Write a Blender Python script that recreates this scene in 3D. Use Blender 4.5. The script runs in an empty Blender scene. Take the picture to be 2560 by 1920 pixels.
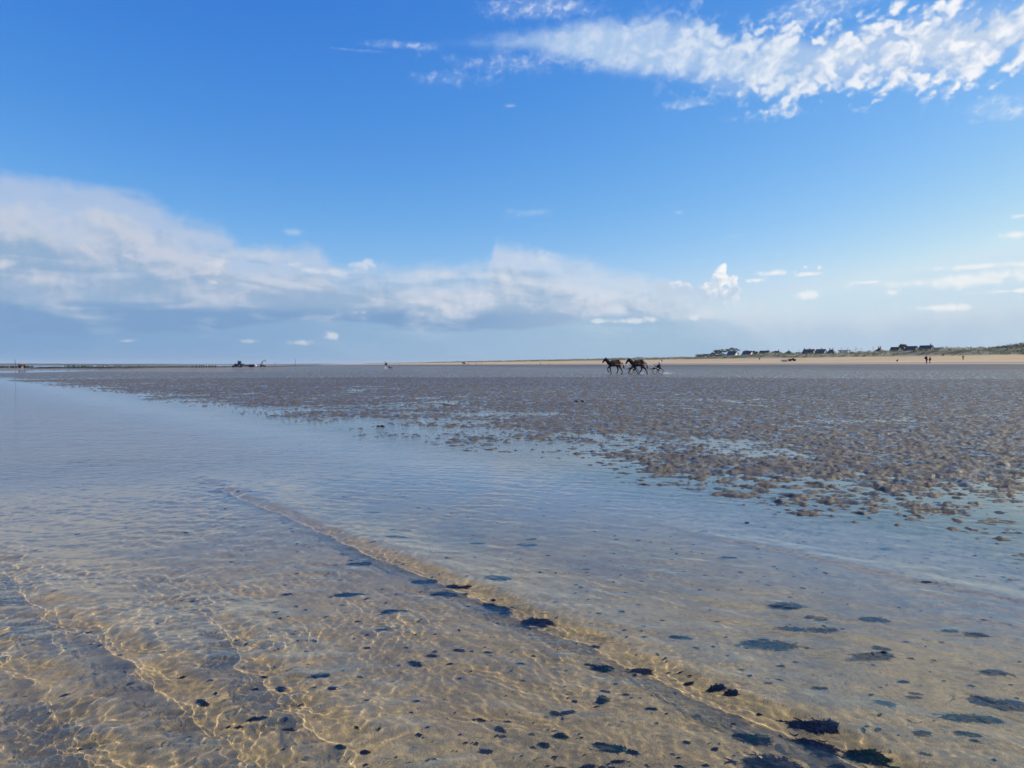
import bpy, bmesh, math, random
import numpy as np
from mathutils import Vector, Matrix

R = math.radians
scene = bpy.context.scene
COL = scene.collection
random.seed(7)
rng = np.random.default_rng(7)

# ---------------------------------------------------------------- camera, exposure
EXPOSURE = 0.25
CAM_H = 1.2
FPX = 1849.0                       # focal length in photograph pixels (2560 wide)
cam_d = bpy.data.cameras.new("camera")
cam_d.sensor_width = 36.0
cam_d.lens = FPX / 2560 * 36
cam_d.clip_start = 0.05
cam_d.clip_end = 60000
cam = bpy.data.objects.new("camera", cam_d)
COL.objects.link(cam)
PITCH = math.atan(48 / FPX)
cam.location = (0, 0, CAM_H)
cam.rotation_euler = (math.pi / 2 - PITCH, 0, 0)
scene.camera = cam
scene.render.resolution_x = 1024
scene.render.resolution_y = 768
scene.view_settings.view_transform = 'Standard'
scene.view_settings.look = 'None'
scene.view_settings.gamma = 1.0
scene.view_settings.exposure = EXPOSURE
scene.view_settings.use_curve_mapping = False
cy = scene.cycles
cy.use_denoising = True
cy.denoiser = 'OPENIMAGEDENOISE'
cy.use_adaptive_sampling = True
cy.adaptive_threshold = 0.015
cy.adaptive_min_samples = 12
cy.max_bounces = 7
cy.transparent_max_bounces = 8
cy.transmission_bounces = 6
cy.glossy_bounces = 4
cy.diffuse_bounces = 3
cy.caustics_refractive = True
cy.caustics_reflective = True
cy.sample_clamp_indirect = 6.0
cy.blur_glossy = 0.3

# ---------------------------------------------------------------- sun
SUN_AZ = R(78)                     # to the right of the view (+Y), clockwise
SUN_EL = R(27)
sd = bpy.data.lights.new("sun", 'SUN')
sd.energy = 5.0
sd.angle = R(0.53)
sd.color = (1.0, 0.85, 0.62)
sun = bpy.data.objects.new("sun", sd)
COL.objects.link(sun)
sv = Vector((math.sin(SUN_AZ) * math.cos(SUN_EL), math.cos(SUN_AZ) * math.cos(SUN_EL), math.sin(SUN_EL)))
sun.rotation_euler = sv.to_track_quat('Z', 'Y').to_euler()
sun.location = sv * 300
sd.cycles.is_caustics_light = True

# ---------------------------------------------------------------- node maths helper
class NT:
    """Small expression builder on a node tree."""
    def __init__(s, tree):
        s.t = tree
    def node(s, typ, **kw):
        n = s.t.nodes.new(typ)
        for k, v in kw.items():
            setattr(n, k, v)
        return n
    def link(s, a, b):
        s.t.links.new(a.s if isinstance(a, E) else a, b)
    def m(s, op, *args, clamp=False):
        n = s.node('ShaderNodeMath', operation=op)
        n.use_clamp = clamp
        for i, a in enumerate(args):
            if isinstance(a, E):
                s.t.links.new(a.s, n.inputs[i])
            else:
                n.inputs[i].default_value = float(a)
        return E(s, n.outputs[0])
    def smooth(s, x, a, b):
        n = s.node('ShaderNodeMapRange', interpolation_type='SMOOTHSTEP')
        n.clamp = True
        s.link(x, n.inputs['Value'])
        n.inputs['From Min'].default_value = a
        n.inputs['From Max'].default_value = b
        return E(s, n.outputs[0])
    def lin(s, x, a, b, c=0.0, d=1.0):
        n = s.node('ShaderNodeMapRange')
        n.clamp = True
        s.link(x, n.inputs['Value'])
        for k, v in zip(('From Min', 'From Max', 'To Min', 'To Max'), (a, b, c, d)):
            n.inputs[k].default_value = v
        return E(s, n.outputs[0])
    def vec(s, x, y, z=0.0):
        n = s.node('ShaderNodeCombineXYZ')
        for i, a in enumerate((x, y, z)):
            if isinstance(a, E):
                s.t.links.new(a.s, n.inputs[i])
            else:
                n.inputs[i].default_value = float(a)
        return E(s, n.outputs[0])
    def noise(s, vec, scale, detail=4, rough=0.55, dist=0.0, color=False, dim='2D'):
        n = s.node('ShaderNodeTexNoise', noise_dimensions=dim)
        if vec is not None:
            s.link(vec, n.inputs['Vector'])
        n.inputs['Scale'].default_value = scale
        n.inputs['Detail'].default_value = detail
        n.inputs['Roughness'].default_value = rough
        n.inputs['Distortion'].default_value = dist
        return E(s, n.outputs[1 if color else 0])
    def voro(s, vec, scale, smooth=0.6, rnd=1.0):
        n = s.node('ShaderNodeTexVoronoi', feature='SMOOTH_F1', voronoi_dimensions='2D')
        s.link(vec, n.inputs['Vector'])
        n.inputs['Scale'].default_value = scale
        n.inputs['Smoothness'].default_value = smooth
        n.inputs['Randomness'].default_value = rnd
        return E(s, n.outputs['Distance'])
    def curve(s, x, pts, lo, hi):
        """piecewise smooth 1D function y(x); pts sorted in x, y normalised by lo..hi"""
        x0, x1 = pts[0][0], pts[-1][0]
        u = s.lin(x, x0, x1)
        n = s.node('ShaderNodeValToRGB')
        cr = n.color_ramp
        cr.interpolation = 'LINEAR'
        while len(cr.elements) > 1:
            cr.elements.remove(cr.elements[-1])
        for i, (px, py) in enumerate(pts):
            g = (py - lo) / (hi - lo)
            pos = (px - x0) / (x1 - x0)
            if i == 0:
                e = cr.elements[0]
                e.position = pos
            else:
                e = cr.elements.new(pos)
            e.color = (g, g, g, 1)
        s.link(u, n.inputs[0])
        sep = s.node('ShaderNodeSeparateColor')
        s.t.links.new(n.outputs[0], sep.inputs[0])
        return E(s, sep.outputs[0]) * (hi - lo) + lo
    def mix(s, f, a, b):
        n = s.node('ShaderNodeMix', data_type='RGBA')
        n.clamp_factor = True
        for sock, v in ((n.inputs[0], f), (n.inputs[6], a), (n.inputs[7], b)):
            if isinstance(v, E):
                s.t.links.new(v.s, sock)
            elif isinstance(v, (int, float)):
                sock.default_value = v
            else:
                sock.default_value = (*v[:3], 1)
        return E(s, n.outputs[2])

class E:
    def __init__(e, nt, sock):
        e.nt = nt; e.s = sock
    def __add__(e, o): return e.nt.m('ADD', e, o)
    __radd__ = __add__
    def __sub__(e, o): return e.nt.m('SUBTRACT', e, o)
    def __rsub__(e, o): return e.nt.m('SUBTRACT', o, e)
    def __mul__(e, o): return e.nt.m('MULTIPLY', e, o)
    __rmul__ = __mul__
    def __truediv__(e, o): return e.nt.m('DIVIDE', e, o)
    def max(e, o): return e.nt.m('MAXIMUM', e, o)
    def min(e, o): return e.nt.m('MINIMUM', e, o)
    def clamp(e): return e.nt.m('ADD', e, 0.0, clamp=True)
SAND_BED = [(0.60, 0.450, 0.20), (0.43, 0.33, 0.15), (0.26, 0.205, 0.11)]
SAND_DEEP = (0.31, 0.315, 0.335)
SAND_FLAT = [(0.160, 0.140, 0.094), (0.084, 0.073, 0.050), (0.20, 0.175, 0.122)]
FAR_LAND = (0.05, 0.06, 0.05)
WATER_NEAR = 12.0
WATER_TINT = (0.985, 0.995, 0.98, 1)
HAZE = 0.00007
# ---------------------------------------------------------------- sky: Nishita air + procedural cloud decks by direction
def sky_dir(x, y):
    """photograph pixel -> (azimuth, tan elevation), both times 1849"""
    az = math.atan((x - 1280) / FPX)
    return az * FPX, (912 - y) * math.cos(az)

world = bpy.data.worlds.new("World")
scene.world = world
world.use_nodes = True
wt = world.node_tree
wt.nodes.clear()
W = NT(wt)
tc = W.node('ShaderNodeTexCoord')
sp = W.node('ShaderNodeSeparateXYZ')
wt.links.new(tc.outputs['Generated'], sp.inputs[0])
dx, dy, dz = (E(W, sp.outputs[i]) for i in range(3))
A = W.m('ARCTAN2', dx, dy) * FPX
V = dz / W.m('SQRT', dx * dx + dy * dy + 1e-6) * FPX
AV = W.vec(A, V)
sky = W.node('ShaderNodeTexSky', sky_type='NISHITA')
sky.sun_disc = False
sky.sun_elevation = SUN_EL
sky.sun_rotation = SUN_AZ
sky.altitude = 0
sky.air_density = 1.0
sky.dust_density = 0.35
sky.ozone_density = 2.6
SKY_STRENGTH = 0.1
K_EXP = SKY_STRENGTH * 2 ** EXPOSURE                         # what a display value of 1 is worth in sky units
# grade the clear air to the photograph's deep, saturated blue (per-channel gain and gamma)
sc3 = W.node('ShaderNodeSeparateColor')
wt.links.new(sky.outputs[0], sc3.inputs[0])
cc3 = W.node('ShaderNodeCombineColor')
ch = [W.m('POWER', E(W, sc3.outputs[i]) * SKY_STRENGTH, p) * (g / K_EXP) for i, (g, p) in enumerate(((2.75, 1.80), (1.33, 1.07), (1.09, 0.42)))]
ch[2] = ch[2].min(0.90 / K_EXP)
ch[1] = ch[1].min(ch[2] * 0.88)
ch[0] = ch[0].min(ch[1] * 0.80)                             # keeps the low air pale blue, never pink
for i in range(3):
    W.link(ch[i], cc3.inputs[i])
air = E(W, cc3.outputs[0])

n_big = W.noise(W.vec(A / 620.0, V / 210.0 + 1.7), 2.2, 4, 0.55, 0.3)
n_mid = W.noise(AV, 5.0 / 400, 7, 0.64, 0.2)
n_fine = W.noise(W.vec(A, V * 1.3 + 900.0), 18.0 / 400, 4, 0.6)
n_off = W.noise(W.vec(A + 10.0, V + 14.0), 5.0 / 400, 7, 0.64, 0.2)
rel = (n_mid - n_off) * 1.6                                 # billows lit from the upper right
wob = (n_mid - 0.5) * 2.0
rag = wob * 1.3 + (n_fine - 0.5) * 0.9                      # ragged outline, about -0.7..0.7

def curve_px(pts):
    c = sorted(sky_dir(x, y) for x, y in pts)
    ys = [q[1] for q in c]
    return W.curve(A, c, min(ys) - 1, max(ys) + 1)

def hdr(r, g, b):                                           # sRGB 0-255 -> linear
    f = lambda c: (c / 255 / 12.92) if c <= 10 else ((c / 255 + 0.055) / 1.055) ** 2.4
    return (f(r) / K_EXP, f(g) / K_EXP, f(b) / K_EXP)

def lobes(items):
    """1 at the heart of the nearest of several elliptical cloudlets, 0 on its rim, negative outside"""
    best = None
    for cx, cy_, rx, ry in items:
        ca, cv = sky_dir(cx, cy_)
        k = math.cos(math.atan((cx - 1280) / FPX)) ** 2
        n = W.node('ShaderNodeVectorMath', operation='MULTIPLY_ADD')
        W.link(AV, n.inputs[0])
        n.inputs[1].default_value = (1 / (rx * k), 1 / ry, 0)
        n.inputs[2].default_value = (-ca / (rx * k), -cv / ry, 0)
        l = W.node('ShaderNodeVectorMath', operation='LENGTH')
        wt.links.new(n.outputs[0], l.inputs[0])
        r = E(W, l.outputs['Value'])
        best = r if best is None else best.min(r)
    return 1.0 - best

col = air
side = W.smooth(A, -1100.0, 1000.0)
# -- thin pale sheet low over the whole horizon
low = W.smooth(V, 360.0, 0.0)
col = W.mix(low * low * 0.85, col, W.mix(side, hdr(124, 164, 206), hdr(188, 208, 222)))
# -- right-hand low veil
veil_top = curve_px([(-400, 905), (1500, 880), (1650, 770), (1800, 735), (1950, 765), (2150, 765), (2400, 748), (2560, 735), (3400, 700)])
veil = W.smooth(veil_top + wob * 36 - V, -8.0, 50.0) * W.smooth(n_big, 0.22, 0.6) * W.smooth(A, 60.0, 480.0)
col = W.mix(veil * 0.92, col, W.mix(W.smooth(V + wob * 30, 50.0, 150.0), hdr(180, 203, 224), hdr(214, 224, 234)))
# -- the big grey bank: top edge, lit rim, blue-grey base
top = curve_px([(-1400, 380), (-500, 400), (0, 425), (150, 437), (300, 460), (400, 497), (440, 530), (560, 562), (600, 618), (640, 612), (800, 606), (835, 640),
                (860, 662), (900, 650), (1000, 655), (1150, 652), (1226, 648), (1236, 596), (1300, 604), (1420, 640), (1540, 664), (1650, 690), (1740, 745), (1850, 800), (2000, 905), (3000, 915)])
edge = top + wob * 24 + (n_big - 0.5) * 24 + (n_fine - 0.5) * 22 - V
bank = W.smooth(edge, -6.0, 40.0)
body = edge / (top + 30.0)                                  # 0 at the rim, about 1 at the horizon
strk = W.noise(W.vec(A / 560.0, V / 105.0 + A / 1500.0 + 9.3), 1.9, 7, 0.58, 0.9)
big2 = W.noise(W.vec(A / 520.0 + 4.0, V / 240.0), 2.6, 3, 0.5)
shade = W.smooth(body + (strk - 0.5) * 1.0 + (big2 - 0.5) * 0.8 - rel * 0.45, 0.05, 0.64)
lit_c = W.mix(W.smooth(A, -900.0, 350.0), hdr(196, 204, 221), hdr(214, 221, 233))
bankc = W.mix(shade, lit_c, W.mix(side, hdr(147, 175, 207), hdr(163, 189, 215)))
base_y = curve_px([(-800, 830), (0, 828), (450, 826), (640, 800), (800, 790), (900, 795), (1100, 822), (1300, 818), (1500, 780), (3000, 780)]) + (n_big - 0.5) * 36
dark = W.smooth(V, 152.0, 116.0) * W.smooth(big2 + (strk - 0.5) * 0.5, 0.3, 0.55)
bankc = W.mix(dark * 0.9 * W.smooth(A, 260.0, -250.0), bankc, hdr(120, 158, 201))
under = W.smooth(base_y - V, 2.0, 16.0)                     # clearer air under the base
bankc = W.mix(under * 0.85, bankc, W.mix(W.smooth(A, -1100.0, 300.0), hdr(124, 163, 205), hdr(160, 191, 217)))
holes = W.smooth(n_big + (strk - 0.5) * 0.8, 0.26, 0.42)
col = W.mix(bank * (holes * 0.16 + 0.82) * W.smooth(edge, -8.0, 110.0).max(0.62), col, bankc)
# -- sunlit lumps standing in and beside the bank
d = lobes([(0, 662, 60, 16), (545, 664, 34, 34), (536, 706, 26, 14), (900, 662, 50, 16), (810, 680, 60, 14), (735, 662, 30, 10),
           (618, 853, 44, 10), (752, 856, 42, 10), (835, 838, 24, 12), (1575, 803, 60, 8), (1500, 803, 26, 6), (1630, 798, 26, 8),
           (1730, 795, 20, 10), (900, 780, 50, 10), (320, 852, 40, 7)])
col = W.mix(W.smooth(d + rag * 1.1, 0.0, 1.1) * 0.62, col, W.mix(side, hdr(222, 224, 228), hdr(240, 243, 246)))
d = lobes([(80, 590, 160, 22), (250, 545, 170, 26), (440, 600, 140, 22), (640, 640, 100, 14), (1150, 690, 150, 14), (1350, 645, 90, 22), (100, 700, 120, 16)])
col = W.mix(W.smooth(d + rag * 0.9, -0.2, 1.4) * 0.6, col, W.mix(side, hdr(200, 207, 220), hdr(228, 233, 240)))
# -- cumulus tower right of the bank
d = lobes([(1803, 682, 16, 20), (1800, 702, 38, 28), (1830, 710, 26, 30), (1780, 730, 54, 32), (1815, 740, 50, 36), (1690, 724, 52, 20), (1660, 716, 22, 12), (1790, 757, 100, 18)])
towv = W.smooth(W.noise(AV, 13.0 / 400, 5, 0.6) + (V - 190.0) * 0.004 + (A - 500.0) * 0.002, 0.3, 0.75)
col = W.mix(W.smooth(d + rag * 0.75, 0.0, 0.35) * W.smooth(V, 115.0, 190.0) * 0.96, col, W.mix(towv, hdr(192, 210, 229), hdr(252, 252, 252)))
# -- flat streaks on the right
d = lobes([(2400, 702, 290, 20), (2290, 707, 150, 17), (2170, 706, 60, 5), (2500, 690, 140, 20), (2430, 668, 160, 10), (2570, 660, 60, 11), (1935, 684, 66, 10), (2020, 686, 52, 7), (1890, 702, 48, 8),
           (2046, 670, 11, 9), (2010, 668, 10, 5), (2540, 588, 66, 11), (2545, 542, 50, 8), (2020, 738, 36, 12), (2230, 731, 24, 10), (2540, 727, 140, 7), (2350, 770, 120, 10)])
col = W.mix(W.smooth(d + rag * 0.9, 0.0, 1.0) * 0.88, col, hdr(240, 243, 245))
d = lobes([(1694, 534, 16, 7), (1330, 533, 70, 18), (735, 583, 34, 10), (1830, 590, 46, 7)])
col = W.mix(W.smooth(d + rag * 0.9, 0.0, 1.2) * 0.3, col, hdr(225, 233, 244))

# -- high altocumulus band across the upper right
U = (A * 0.90 + V * 0.44) / 400.0                            # billows lean up to the right
T = (V * 0.90 - A * 0.44) / 400.0
wv = W.noise(W.vec(U, T + 3.3), 5.0, 3, 0.5)
cells = W.voro(W.vec(U * 0.62 + wv * 0.3, T + wv * 0.3), 9.0, 0.35)
cells2 = W.voro(W.vec(U * 0.8 + wv * 0.2, T), 21.0, 0.4)
cell = 1.12 - cells * 1.15 - cells2 * 0.5 + (n_fine - 0.5) * 0.7
up_c = curve_px([(600, 134), (800, 128), (950, 122), (1080, 104), (1250, 88), (1360, 70), (1500, 48), (1760, 44), (1800, 80), (1850, 96), (1950, 74), (2040, 88), (2200, 50), (2330, 10), (2560, -30), (3000, -160)])
dn_c = curve_px([(600, 133), (800, 137), (980, 146), (1120, 132), (1330, 150), (1480, 192), (1600, 210), (1740, 222), (1800, 258), (1950, 270), (2100, 240), (2250, 232), (2400, 215), (2560, 185), (3000, 90)])
inside = (up_c - V).min(V - dn_c) + wob * 20                 # px inside the band
gr = W.smooth(A, 230.0, 760.0)                               # smooth veil on the left, cells on the right
veilp = W.smooth(inside, -8.0, 46.0) * W.smooth(W.noise(W.vec(U, T * 1.6 + 7.0), 7.0, 6, 0.64) + inside * 0.005, 0.28, 0.62)
cellp = W.smooth(cell + inside * 0.0085 + wob * 0.35, 0.22, 0.92) * W.smooth(inside, -62.0, -6.0)
ac = veilp * (1.0 - gr) * W.smooth(A, -260.0, 200.0) * 0.9 + cellp * gr
ac = ac.max(W.smooth(inside, 2.0, 55.0) * 0.72 * gr * W.smooth(A, 1250.0, 780.0))
acs = W.smooth(cell + wob * 0.2 + rel * 0.5, 0.15, 1.0)
acc = W.mix(W.smooth(A, 150.0, 1000.0), W.mix(acs, hdr(180, 206, 236), hdr(210, 224, 242)), W.mix(acs, hdr(196, 213, 236), hdr(248, 249, 252)))
col = W.mix(ac.clamp() * 0.95, col, acc)
# -- mottled thin patches near the top edge and stray scraps
mot = W.smooth(W.noise(W.vec(U * 0.7, T + 4.0), 20.0, 4, 0.6), 0.40, 0.72)
d = lobes([(1350, 34, 200, 36), (2010, 40, 150, 46), (2130, 10, 190, 26), (1720, 265, 90, 16), (2520, 288, 70, 18), (2300, 225, 70, 14)])
col = W.mix(W.smooth(d + rag * 0.6, 0.0, 1.0) * (mot * 0.75 + 0.25) * 0.72, col, hdr(224, 234, 246))
d = lobes([(1900, 292, 120, 22), (2470, 270, 120, 30), (2430, 310, 22, 7), (1330, 165, 280, 40), (880, 133, 90, 6), (1000, 120, 130, 14), (1120, 205, 150, 30), (1280, 270, 26, 8)])
col = W.mix(W.smooth(d + rag * 0.9, 0.1, 1.3) * (mot * 0.8 + 0.2) * 0.5, col, hdr(226, 235, 246))

bg = W.node('ShaderNodeBackground')
bg.inputs['Strength'].default_value = SKY_STRENGTH
W.link(col, bg.inputs['Color'])
wo = W.node('ShaderNodeOutputWorld')
wt.links.new(bg.outputs[0], wo.inputs[0])
world.cycles.sampling_method = 'MANUAL'
world.cycles.sample_map_resolution = 512
# ---------------------------------------------------------------- numpy noise
class Perlin:
    def __init__(s, seed):
        g = np.random.default_rng(seed)
        s.p = g.permutation(512).astype(np.int32)
        s.p = np.concatenate([s.p, s.p])
        a = g.uniform(0, 2 * np.pi, 512)
        s.gx = np.cos(a).astype(np.float32); s.gy = np.sin(a).astype(np.float32)
    def __call__(s, x, y):
        x = np.asarray(x, np.float64); y = np.asarray(y, np.float64)
        xi = np.floor(x); yi = np.floor(y)
        fx = (x - xi).astype(np.float32); fy = (y - yi).astype(np.float32)
        xi = xi.astype(np.int64) & 511; yi = yi.astype(np.int64) & 511
        u = fx * fx * fx * (fx * (fx * 6 - 15) + 10)
        v = fy * fy * fy * (fy * (fy * 6 - 15) + 10)
        def g(ix, iy, dx_, dy_):
            h = s.p[s.p[ix & 511] + (iy & 511)]
            return s.gx[h] * dx_ + s.gy[h] * dy_
        a = g(xi, yi, fx, fy); b = g(xi + 1, yi, fx - 1, fy)
        c = g(xi, yi + 1, fx, fy - 1); d = g(xi + 1, yi + 1, fx - 1, fy - 1)
        return (a + u * (b - a)) * (1 - v) + (c + u * (d - c)) * v      # about -0.7..0.7
PN = [Perlin(k) for k in range(11, 23)]
def fbm(i, x, y, o=4, r=0.5):
    t = 0; a = 1.0; n = 0
    for k in range(o):
        t = t + a * PN[(i + k) % len(PN)](x * 2 ** k + 17 * k, y * 2 ** k - 9 * k)
        n += a; a *= r
    return t / n
def sst(a, b, x):
    t = np.clip((x - a) / (b - a), 0, 1)
    return t * t * (3 - 2 * t)

SX, SY = 0.785, 0.620              # landward direction of the waterline
PX_, PY_ = 0.958, 0.286            # landward direction of the dunes

def pool_carve(X, Y):
    """long shallow pool left behind on the far flat"""
    Yc = np.maximum(Y, 1.0)
    k = X / Yc
    inv = 1.0 / Yc
    up = np.interp(k, [-1.2, -0.692, -0.585, -0.51, -0.49], [15.2, 15.4, 11.2, 9.6, 9.6])
    lo = np.interp(k, [-1.2, -0.692, -0.61, -0.557, -0.51, -0.49], [22, 21, 18, 14.5, 10.2, 9.7])
    q = inv * CAM_H * FPX
    w = np.minimum(q - up, lo - q)
    return sst(-0.5, 1.2, w) * (Y > 40)

def base_height(X, Y):
    s = SX * X + SY * Y + 1.3 * sst(28, 62, Y)
    p = PX_ * X + PY_ * Y
    z = np.interp(s, [-400, -8, 0, 2.3, 4.6, 6.3, 9, 15, 30, 60, 120, 400], [-1.2, -.20, -.085, -.062, -.038, -.017, -.001, .003, .008, .017, .03, .05])
    z = z + np.interp(p, [-1e5, 50, 90, 130, 150, 155, 160, 185, 215, 240, 255], [0, 0, .5, 1.28, 1.5, 1.62, 1.66, 1.95, 2.4, 4.6, 5.2])
    z = z + 0.030 * sst(55, 85, Y) + 0.011 * sst(0.5, 3, X) * sst(30, 8, Y)
    z = z - 0.13 * pool_carve(X, Y)
    z = z - 0.6 * sst(-30, -90, p) * sst(335, 420, Y)            # the open sea on the left
    # left shore beyond the pool: land a touch higher, sea line far beyond
    return z, s, p

def ripple_height(X, Y, s, p):
    wx = X + 0.22 * fbm(0, X * 1.1, Y * 1.1, 3)
    wy = Y + 0.22 * fbm(3, X * 1.1 + 31, Y * 1.1, 3)
    # worm-turned, trampled mounds on the exposed flat
    m1 = fbm(5, wx * 4.0, wy * 7.4, 2, 0.5)
    m2 = fbm(8, wx * 12.0, wy * 17.0, 2, 0.55)
    rid = 0.42 - np.abs(fbm(2, wx * 3.2, wy * 5.6, 2))
    mound = np.maximum(m1, -0.20) * 0.056 + m2 * 0.036 + (rid - 0.30) * 0.032
    patch = fbm(1, X * 0.20, Y * 0.26, 3)                     # sets which areas stay awash
    patch2 = fbm(7, X * 0.75, Y * 0.85, 2)
    mound = mound + patch * 0.036 + patch2 * 0.032
    # current ripples under the water
    ph = (0.42 * X + 0.90 * Y) * 2 * np.pi / 0.13 + 9.0 * fbm(4, X * 1.5, Y * 1.5, 3)
    rip = np.sin(ph) * (0.50 + 1.2 * fbm(6, X * 1.4, Y * 1.4, 2)) * 0.0060 + fbm(9, X * 5.5, Y * 5.5, 3) * 0.012 + fbm(2, X * 19.0, Y * 19.0, 2) * 0.0045
    ex = sst(3.4, 7.0, s + 1.3 * sst(0, 3, X) + 0.8 * patch)
    z = rip * (1 - 0.75 * ex) + mound * ex
    return z * (1 - 0.9 * sst(180, 240, p))

def polar_axes(rows, dense_half, dth, coarse):
    th = list(np.arange(-dense_half, dense_half + 1e-6, dth))
    rest = 360 - 2 * dense_half
    n = max(3, int(rest / coarse))
    th += [dense_half + rest * k / n for k in range(1, n)]
    return np.array(rows), np.radians(np.array(th))

def polar_mesh(name, rows, th, height, mat, attrs=None):
    r = rows[:, None]; t = th[None, :]
    X = (r * np.sin(t)); Y = (r * np.cos(t))
    Z = height(X, Y)
    nr, nt = X.shape
    co = np.stack([X, Y, Z], -1).reshape(-1, 3).astype(np.float32)
    i = np.arange(nr - 1)[:, None]; j = np.arange(nt)[None, :]
    a = i * nt + j; b = i * nt + (j + 1) % nt
    f = np.stack([a + 0 * b, b, b + nt, a + nt], -1).reshape(-1, 4).astype(np.int32)
    # close the middle with a fan
    co = np.concatenate([co, [[0, 0, float(Z[0].mean())]]]).astype(np.float32)
    c = len(co) - 1
    tri = np.stack([np.full(nt, c), (np.arange(nt) + 1) % nt, np.arange(nt)], -1).astype(np.int32)
    me = bpy.data.meshes.new(name)
    me.vertices.add(len(co)); me.vertices.foreach_set('co', co.ravel())
    nl = f.size + tri.size
    me.loops.add(nl); me.polygons.add(len(f) + len(tri))
    me.loops.foreach_set('vertex_index', np.concatenate([f.ravel(), tri.ravel()]))
    st = np.concatenate([np.arange(len(f)) * 4, f.size + np.arange(len(tri)) * 3]).astype(np.int32)
    me.polygons.foreach_set('loop_start', st)
    me.update(calc_edges=True)
    me.polygons.foreach_set('use_smooth', np.ones(len(f) + len(tri), bool))
    me.materials.append(mat)
    o = bpy.data.objects.new(name, me)
    COL.objects.link(o)
    return o

# ---------------------------------------------------------------- materials helper
def new_mat(name):
    m = bpy.data.materials.new(name)
    m.use_nodes = True
    t = m.node_tree
    t.nodes.clear()
    nt = NT(t)
    out = nt.node('ShaderNodeOutputMaterial')
    return m, nt, out

def pos_xyz(nt):
    g = nt.node('ShaderNodeNewGeometry')
    sp_ = nt.node('ShaderNodeSeparateXYZ')
    nt.t.links.new(g.outputs['Position'], sp_.inputs[0])
    return [E(nt, sp_.outputs[i]) for i in range(3)], E(nt, g.outputs['Position'])

def principled(nt, out, color, rough=0.6, spec=0.3, bump=None, bump_s=0.2, bump_d=0.05, metal=0.0):
    b = nt.node('ShaderNodeBsdfPrincipled')
    for key, v in (('Base Color', color), ('Roughness', rough), ('Specular IOR Level', spec), ('Metallic', metal)):
        if isinstance(v, E):
            nt.link(v, b.inputs[key])
        elif isinstance(v, tuple):
            b.inputs[key].default_value = (*v[:3], 1)
        else:
            b.inputs[key].default_value = v
    if bump is not None:
        bn = nt.node('ShaderNodeBump')
        bn.inputs['Strength'].default_value = bump_s
        bn.inputs['Distance'].default_value = bump_d
        nt.link(bump, bn.inputs['Height'])
        nt.t.links.new(bn.outputs[0], b.inputs['Normal'])
    nt.t.links.new(b.outputs[0], out.inputs[0])
    return b

# sand of the whole shore
sand, n, out = new_mat("shore_sand")
(x, y, z), P = pos_xyz(n)
s_ = x * SX + y * SY
p_ = x * PX_ + y * PY_
g1 = n.noise(P, 130.0, 3, 0.7, dim='3D')
g2 = n.noise(P, 9.0, 5, 0.62, dim='3D')
g3 = n.noise(P, 1.3, 4, 0.6, dim='3D')
g4 = n.noise(P, 0.05, 4, 0.6, dim='3D')
bed = n.mix(n.smooth(g2, 0.32, 0.68), SAND_BED[0], SAND_BED[1])
bed = n.mix(n.smooth(g3, 0.42, 0.72) * 0.55, bed, SAND_BED[2])
bed = n.mix(n.smooth(g1, 0.56, 0.70) * 0.6, bed, (0.13, 0.10, 0.075))
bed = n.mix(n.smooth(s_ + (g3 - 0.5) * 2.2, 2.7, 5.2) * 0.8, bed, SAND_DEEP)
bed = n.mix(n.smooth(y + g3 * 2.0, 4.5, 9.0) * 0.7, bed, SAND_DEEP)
spotd = n.noise(n.vec(x + 7.0, y * 0.7, 2.0), 4.5, 3, 0.6, dim='3D')
flat = n.mix(n.smooth(g2, 0.3, 0.7), SAND_FLAT[0], SAND_FLAT[1])
flat = n.mix(n.smooth(g4, 0.4, 0.65) * 0.4, flat, SAND_FLAT[2])
flat = n.mix(n.smooth(g1, 0.5, 0.75) * 0.35, flat, (0.07, 0.06, 0.052))
flat = n.mix(n.smooth(spotd, 0.42, 0.62) * 0.45, flat, (0.10, 0.088, 0.072))
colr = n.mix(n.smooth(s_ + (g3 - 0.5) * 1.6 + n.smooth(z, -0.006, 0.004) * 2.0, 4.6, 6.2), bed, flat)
wv_ = (g4 - 0.5) * 10.0
pb = p_ + wv_ * 0.6
dryc = n.mix(n.smooth(g2 * 0.5 + g4 * 0.5, 0.4, 0.62), (0.56, 0.41, 0.205), (0.64, 0.48, 0.265))
for a, b, c in ((126, 133, (0.40, 0.345, 0.275)), (150, 153, (0.25, 0.20, 0.145)), (158, 162, (0.36, 0.29, 0.205)), (176, 196, dryc)):
    colr = n.mix(n.smooth(pb, a, b), colr, c)
# pale bar beyond the far pool and along the left edge
bar = n.smooth(y + x * 0.25, 95.0, 130.0) * n.smooth(x + y * 0.30, 10.0, -30.0)
colr = n.mix(bar * n.smooth(g4, 0.3, 0.6) * 0.8, colr, (0.30, 0.235, 0.165))
wet = n.smooth(pb, 165.0, 128.0)
spot = n.noise(n.vec(x, y * 0.8, 0.0), 3.2, 3, 0.6, dim='3D')
film = n.smooth(spot, 0.53, 0.585) * wet * n.smooth(z, 0.9, 0.02)
rough = 0.78 - film * 0.66 - wet * 0.18
grain = g1 * 0.45 + g2
pr = principled(n, out, colr, rough, n.lin(wet, 0, 1, 0.2, 0.42), grain, 0.5, 0.03)

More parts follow.
